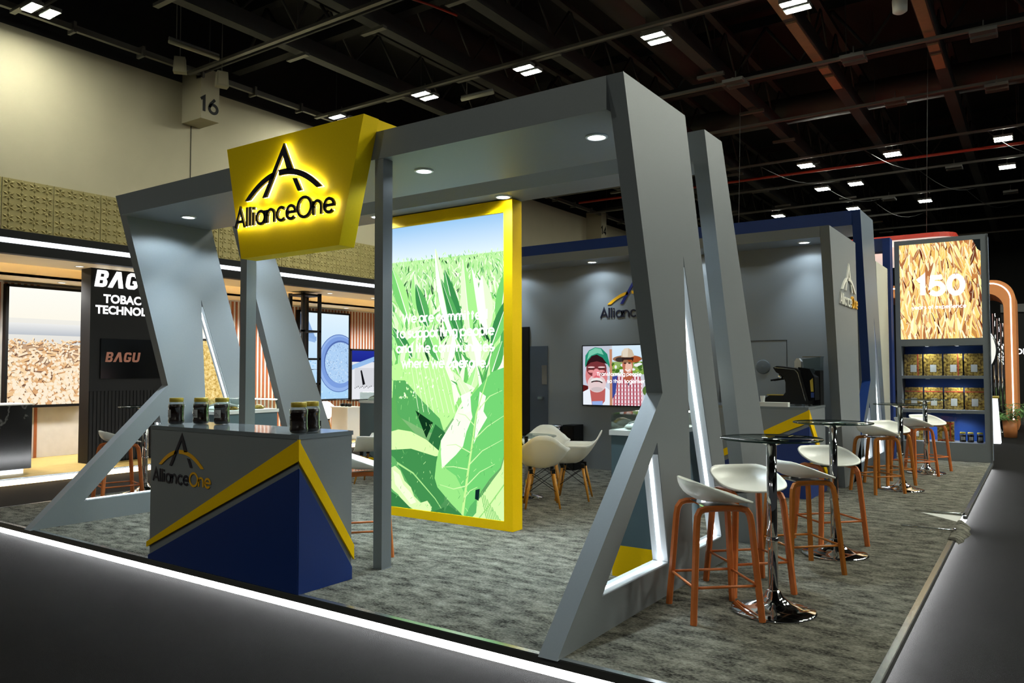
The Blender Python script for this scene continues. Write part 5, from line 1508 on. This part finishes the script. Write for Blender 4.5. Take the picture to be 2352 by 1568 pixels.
# ------------------------------------------------------------------ stands far down the right aisle
t = thing('copper_arch', (-2.2, 24.5, FZ), 'copper coloured rounded arch with white light line down the aisle', 'arch')
M['copper'] = mat('copper_wood', rgb(196, 124, 72), 0.45)
def rnd_portal(x0, x1, z1, r_, n=8):
    return [(x0, FZ), (x0, z1 - r_)] + [(x0 + r_ - r_ * math.cos(R(90 * i / n)), z1 - r_ + r_ * math.sin(R(90 * i / n))) for i in range(1, n + 1)] + \
           [(x1 - r_ + r_ * math.sin(R(90 * i / n)), z1 - r_ + r_ * math.cos(R(90 * i / n))) for i in range(n + 1)] + [(x1, FZ)]
out = rnd_portal(-4.5, -0.52, 3.85, 0.5); inn = rnd_portal(-4.2, -0.78, 3.5, 0.4)
MB().prism([out + inn[::-1]], lambda u, v, w: (u, w, v), 24.0, 26.5).build('arch_body', M['copper'], t)
path = rnd_portal(-4.4, -0.62, 3.76, 0.45)
mb = MB(); mb.ribbon(path, 0.03, lambda u, v, w: (u, w, v), 23.985, 23.999); mb.build('light_line', emat('aisle_light_line', (1, .96, .9, 1), 3.5), t)
for k in range(4): MB().lathe([(0.001, -0.005), (0.06, -0.005)], 12, (-1.25, 24.3 + 0.5 * k, 3.5), cap=False).build('soffit_lamp', M['lens_soft'], t)
for k, x in enumerate((-0.93, -0.86, -0.80)):
    p = thing('steel_column', (x, 22.3 + 0.45 * k, FZ), '%s polished steel column before the copper arch' % ['left', 'middle', 'right'][k], 'column', 'steel columns by the copper arch')
    MB().lathe([(0.035, 0), (0.035, 2.95 - 0.1 * k)], 14, (x, 22.3 + 0.45 * k, FZ)).build('shaft', M['chrome'], p)
    MB().lathe([(0.06, 0), (0.06, 0.02), (0.037, 0.03)], 14, (x, 22.3 + 0.45 * k, FZ)).build('foot', M['steel'], p)
t = thing('round_sign', (-1.4, 22, 1.1), 'round glowing white and yellow disc sign down the aisle', 'sign')
d = MB().lathe([(0.001, 0), (0.72, 0), (0.74, 0.03), (0.72, 0.1), (0.001, 0.1)], 40, cap=False); d.v = [(v[0] - 1.58, 22.0 - v[2], v[1] + 1.95) for v in d.v]
d.build('rim', M['steel'], t)
P = Paint(lambda u, v, w: (u, 21.898 - w, v)); P.ell(-1.58, 1.95, .69, .69, rgb(250, 252, 240), 40)
for i in range(30): P.ell(-1.58 + random.uniform(-.45, .45), 1.95 + random.uniform(-.45, .45), random.uniform(.04, .14), random.uniform(.04, .12), random.choice([rgb(250, 236, 150), rgb(230, 240, 190), rgb(255, 255, 250)]), 12)
P.build('disc_print', M['backlit'], t)
MB().box(-1.62, -1.54, 22.0, 22.06, FZ, 1.25).build('stand_pole', M['steel'], t)
t = thing('glow_plinth', (-0.86, 19.5, FZ), 'glowing white plinth with gold top beyond the tower', 'plinth')
MB().prism([[(-1.15, FZ), (-0.74, FZ), (-0.79, 0.86), (-1.12, 0.86)]], lambda u, v, w: (u, w, v), 19.3, 19.7).build('lit_body', emat('plinth_glow', (.9, .95, 1, 1), 1.6), t)
MB().box(-1.15, -0.76, 19.27, 19.73, 0.86, 0.90).build('gold_top', M['lid'], t)
t = thing('round_desk', (-1.75, 23.2, FZ), 'pale round reception desk under the copper arch', 'desk')
MB().lathe([(0.55, 0), (0.55, 0.95), (0.6, 0.97), (0.6, 1.0)], 32, (-1.75, 23.2, FZ)).build('drum', mat('pale_desk', rgb(190, 190, 205), 0.4), t)
MB().lathe([(0.62, 1.0), (0.62, 1.03)], 32, (-1.75, 23.2, FZ)).build('top', M['white'], t)
def planter(x, y, h, label, seed):
    t = thing('planter', (x, y, FZ), label, 'plant', 'palms in planters along the aisle')
    MB().lathe([(0.13, 0), (0.16, 0.4), (0.14, 0.4)], 16, (x, y, FZ)).build('pot', M['copper'], t)
    r_ = random.Random(seed)
    leafm = M['palm']
    for k in range(16):
        a = 2 * PI * k / 16 + r_.uniform(-.2, .2); L = h * r_.uniform(.7, 1.1); el = r_.uniform(.5, 1.25)
        pts = []
        for i in range(7):
            q_ = i / 6
            pts.append((x + math.cos(a) * math.cos(el) * L * q_, y + math.sin(a) * math.cos(el) * L * q_, FZ + 0.4 + math.sin(el) * L * q_ - 0.45 * L * q_ * q_))
        mb = MB(); mb.tube(pts, 0.006, 4)
        for i in range(1, 7):
            for s_ in (-1, 1):
                p = Vector(pts[i]); b_ = a + s_ * 1.1
                tip = p + Vector((math.cos(b_), math.sin(b_), -0.35)) * 0.32 * (1.15 - i / 7)
                side = Vector((-math.sin(b_), math.cos(b_), 0)) * 0.022
                mb.add([p - side, p + side, tip], [(0, 1, 2)])
        mb.build('frond', leafm, t, rec=False)
M['palm'] = mat('palm_green', rgb(66, 104, 44), 0.5)
planter(-0.62, 21.3, 0.8, 'nearest palm in a copper planter beyond the glowing plinth', 1)
planter(-0.22, 22.5, 0.9, 'second palm in a planter along the far aisle', 2)
planter(-0.05, 23.4, 0.8, 'farthest palm in a planter along the far aisle', 3)
t = thing('dark_booth', (1.0, 34, FZ), 'dark booth wall with small white lettering at the right edge', 'booth')
MB().box(-1.2, 4.0, 34.0, 36.0, FZ, 3.6).build('wall', M['black'], t)
MB().box(-1.2, 4.0, 33.9, 36.0, 3.6, 3.9).build('header', M['steelwork'], t)
n = MB(); put_text(n, 'ORS', 0.2, FY(34.0), -0.78, 2.05, 0.01, off=0.006); n.build('lettering', M['lit_letter'], t)
# hanging red and white ring sign behind the tower
t = thing('hanging_sign', (-5, 24, 5.0), 'hanging red and white rounded banner behind the navy portal', 'banner')
def rr(x0, x1, y0, y1, r_, n=6):
    P_ = []
    for cx, cy, a0 in ((x1 - r_, y0 + r_, -90), (x1 - r_, y1 - r_, 0), (x0 + r_, y1 - r_, 90), (x0 + r_, y0 + r_, 180)):
        P_ += [(cx + r_ * math.cos(R(a0 + 90 * i / n)), cy + r_ * math.sin(R(a0 + 90 * i / n))) for i in range(n + 1)]
    return P_
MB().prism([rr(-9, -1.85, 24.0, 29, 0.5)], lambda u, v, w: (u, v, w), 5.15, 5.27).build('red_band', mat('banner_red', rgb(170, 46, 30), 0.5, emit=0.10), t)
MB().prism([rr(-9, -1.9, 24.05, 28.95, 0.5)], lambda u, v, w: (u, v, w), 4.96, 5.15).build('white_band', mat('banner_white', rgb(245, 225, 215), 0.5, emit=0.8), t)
for x in (-8, -2.6):
    MB().tube([(x, 24.6, 5.27), (x + 0.2, 24.6, 13.0)], 0.008, 5).build('chain', M['steelwork'], t)

for o in list(scene.objects):
    if '_o' in o: del o['_o']
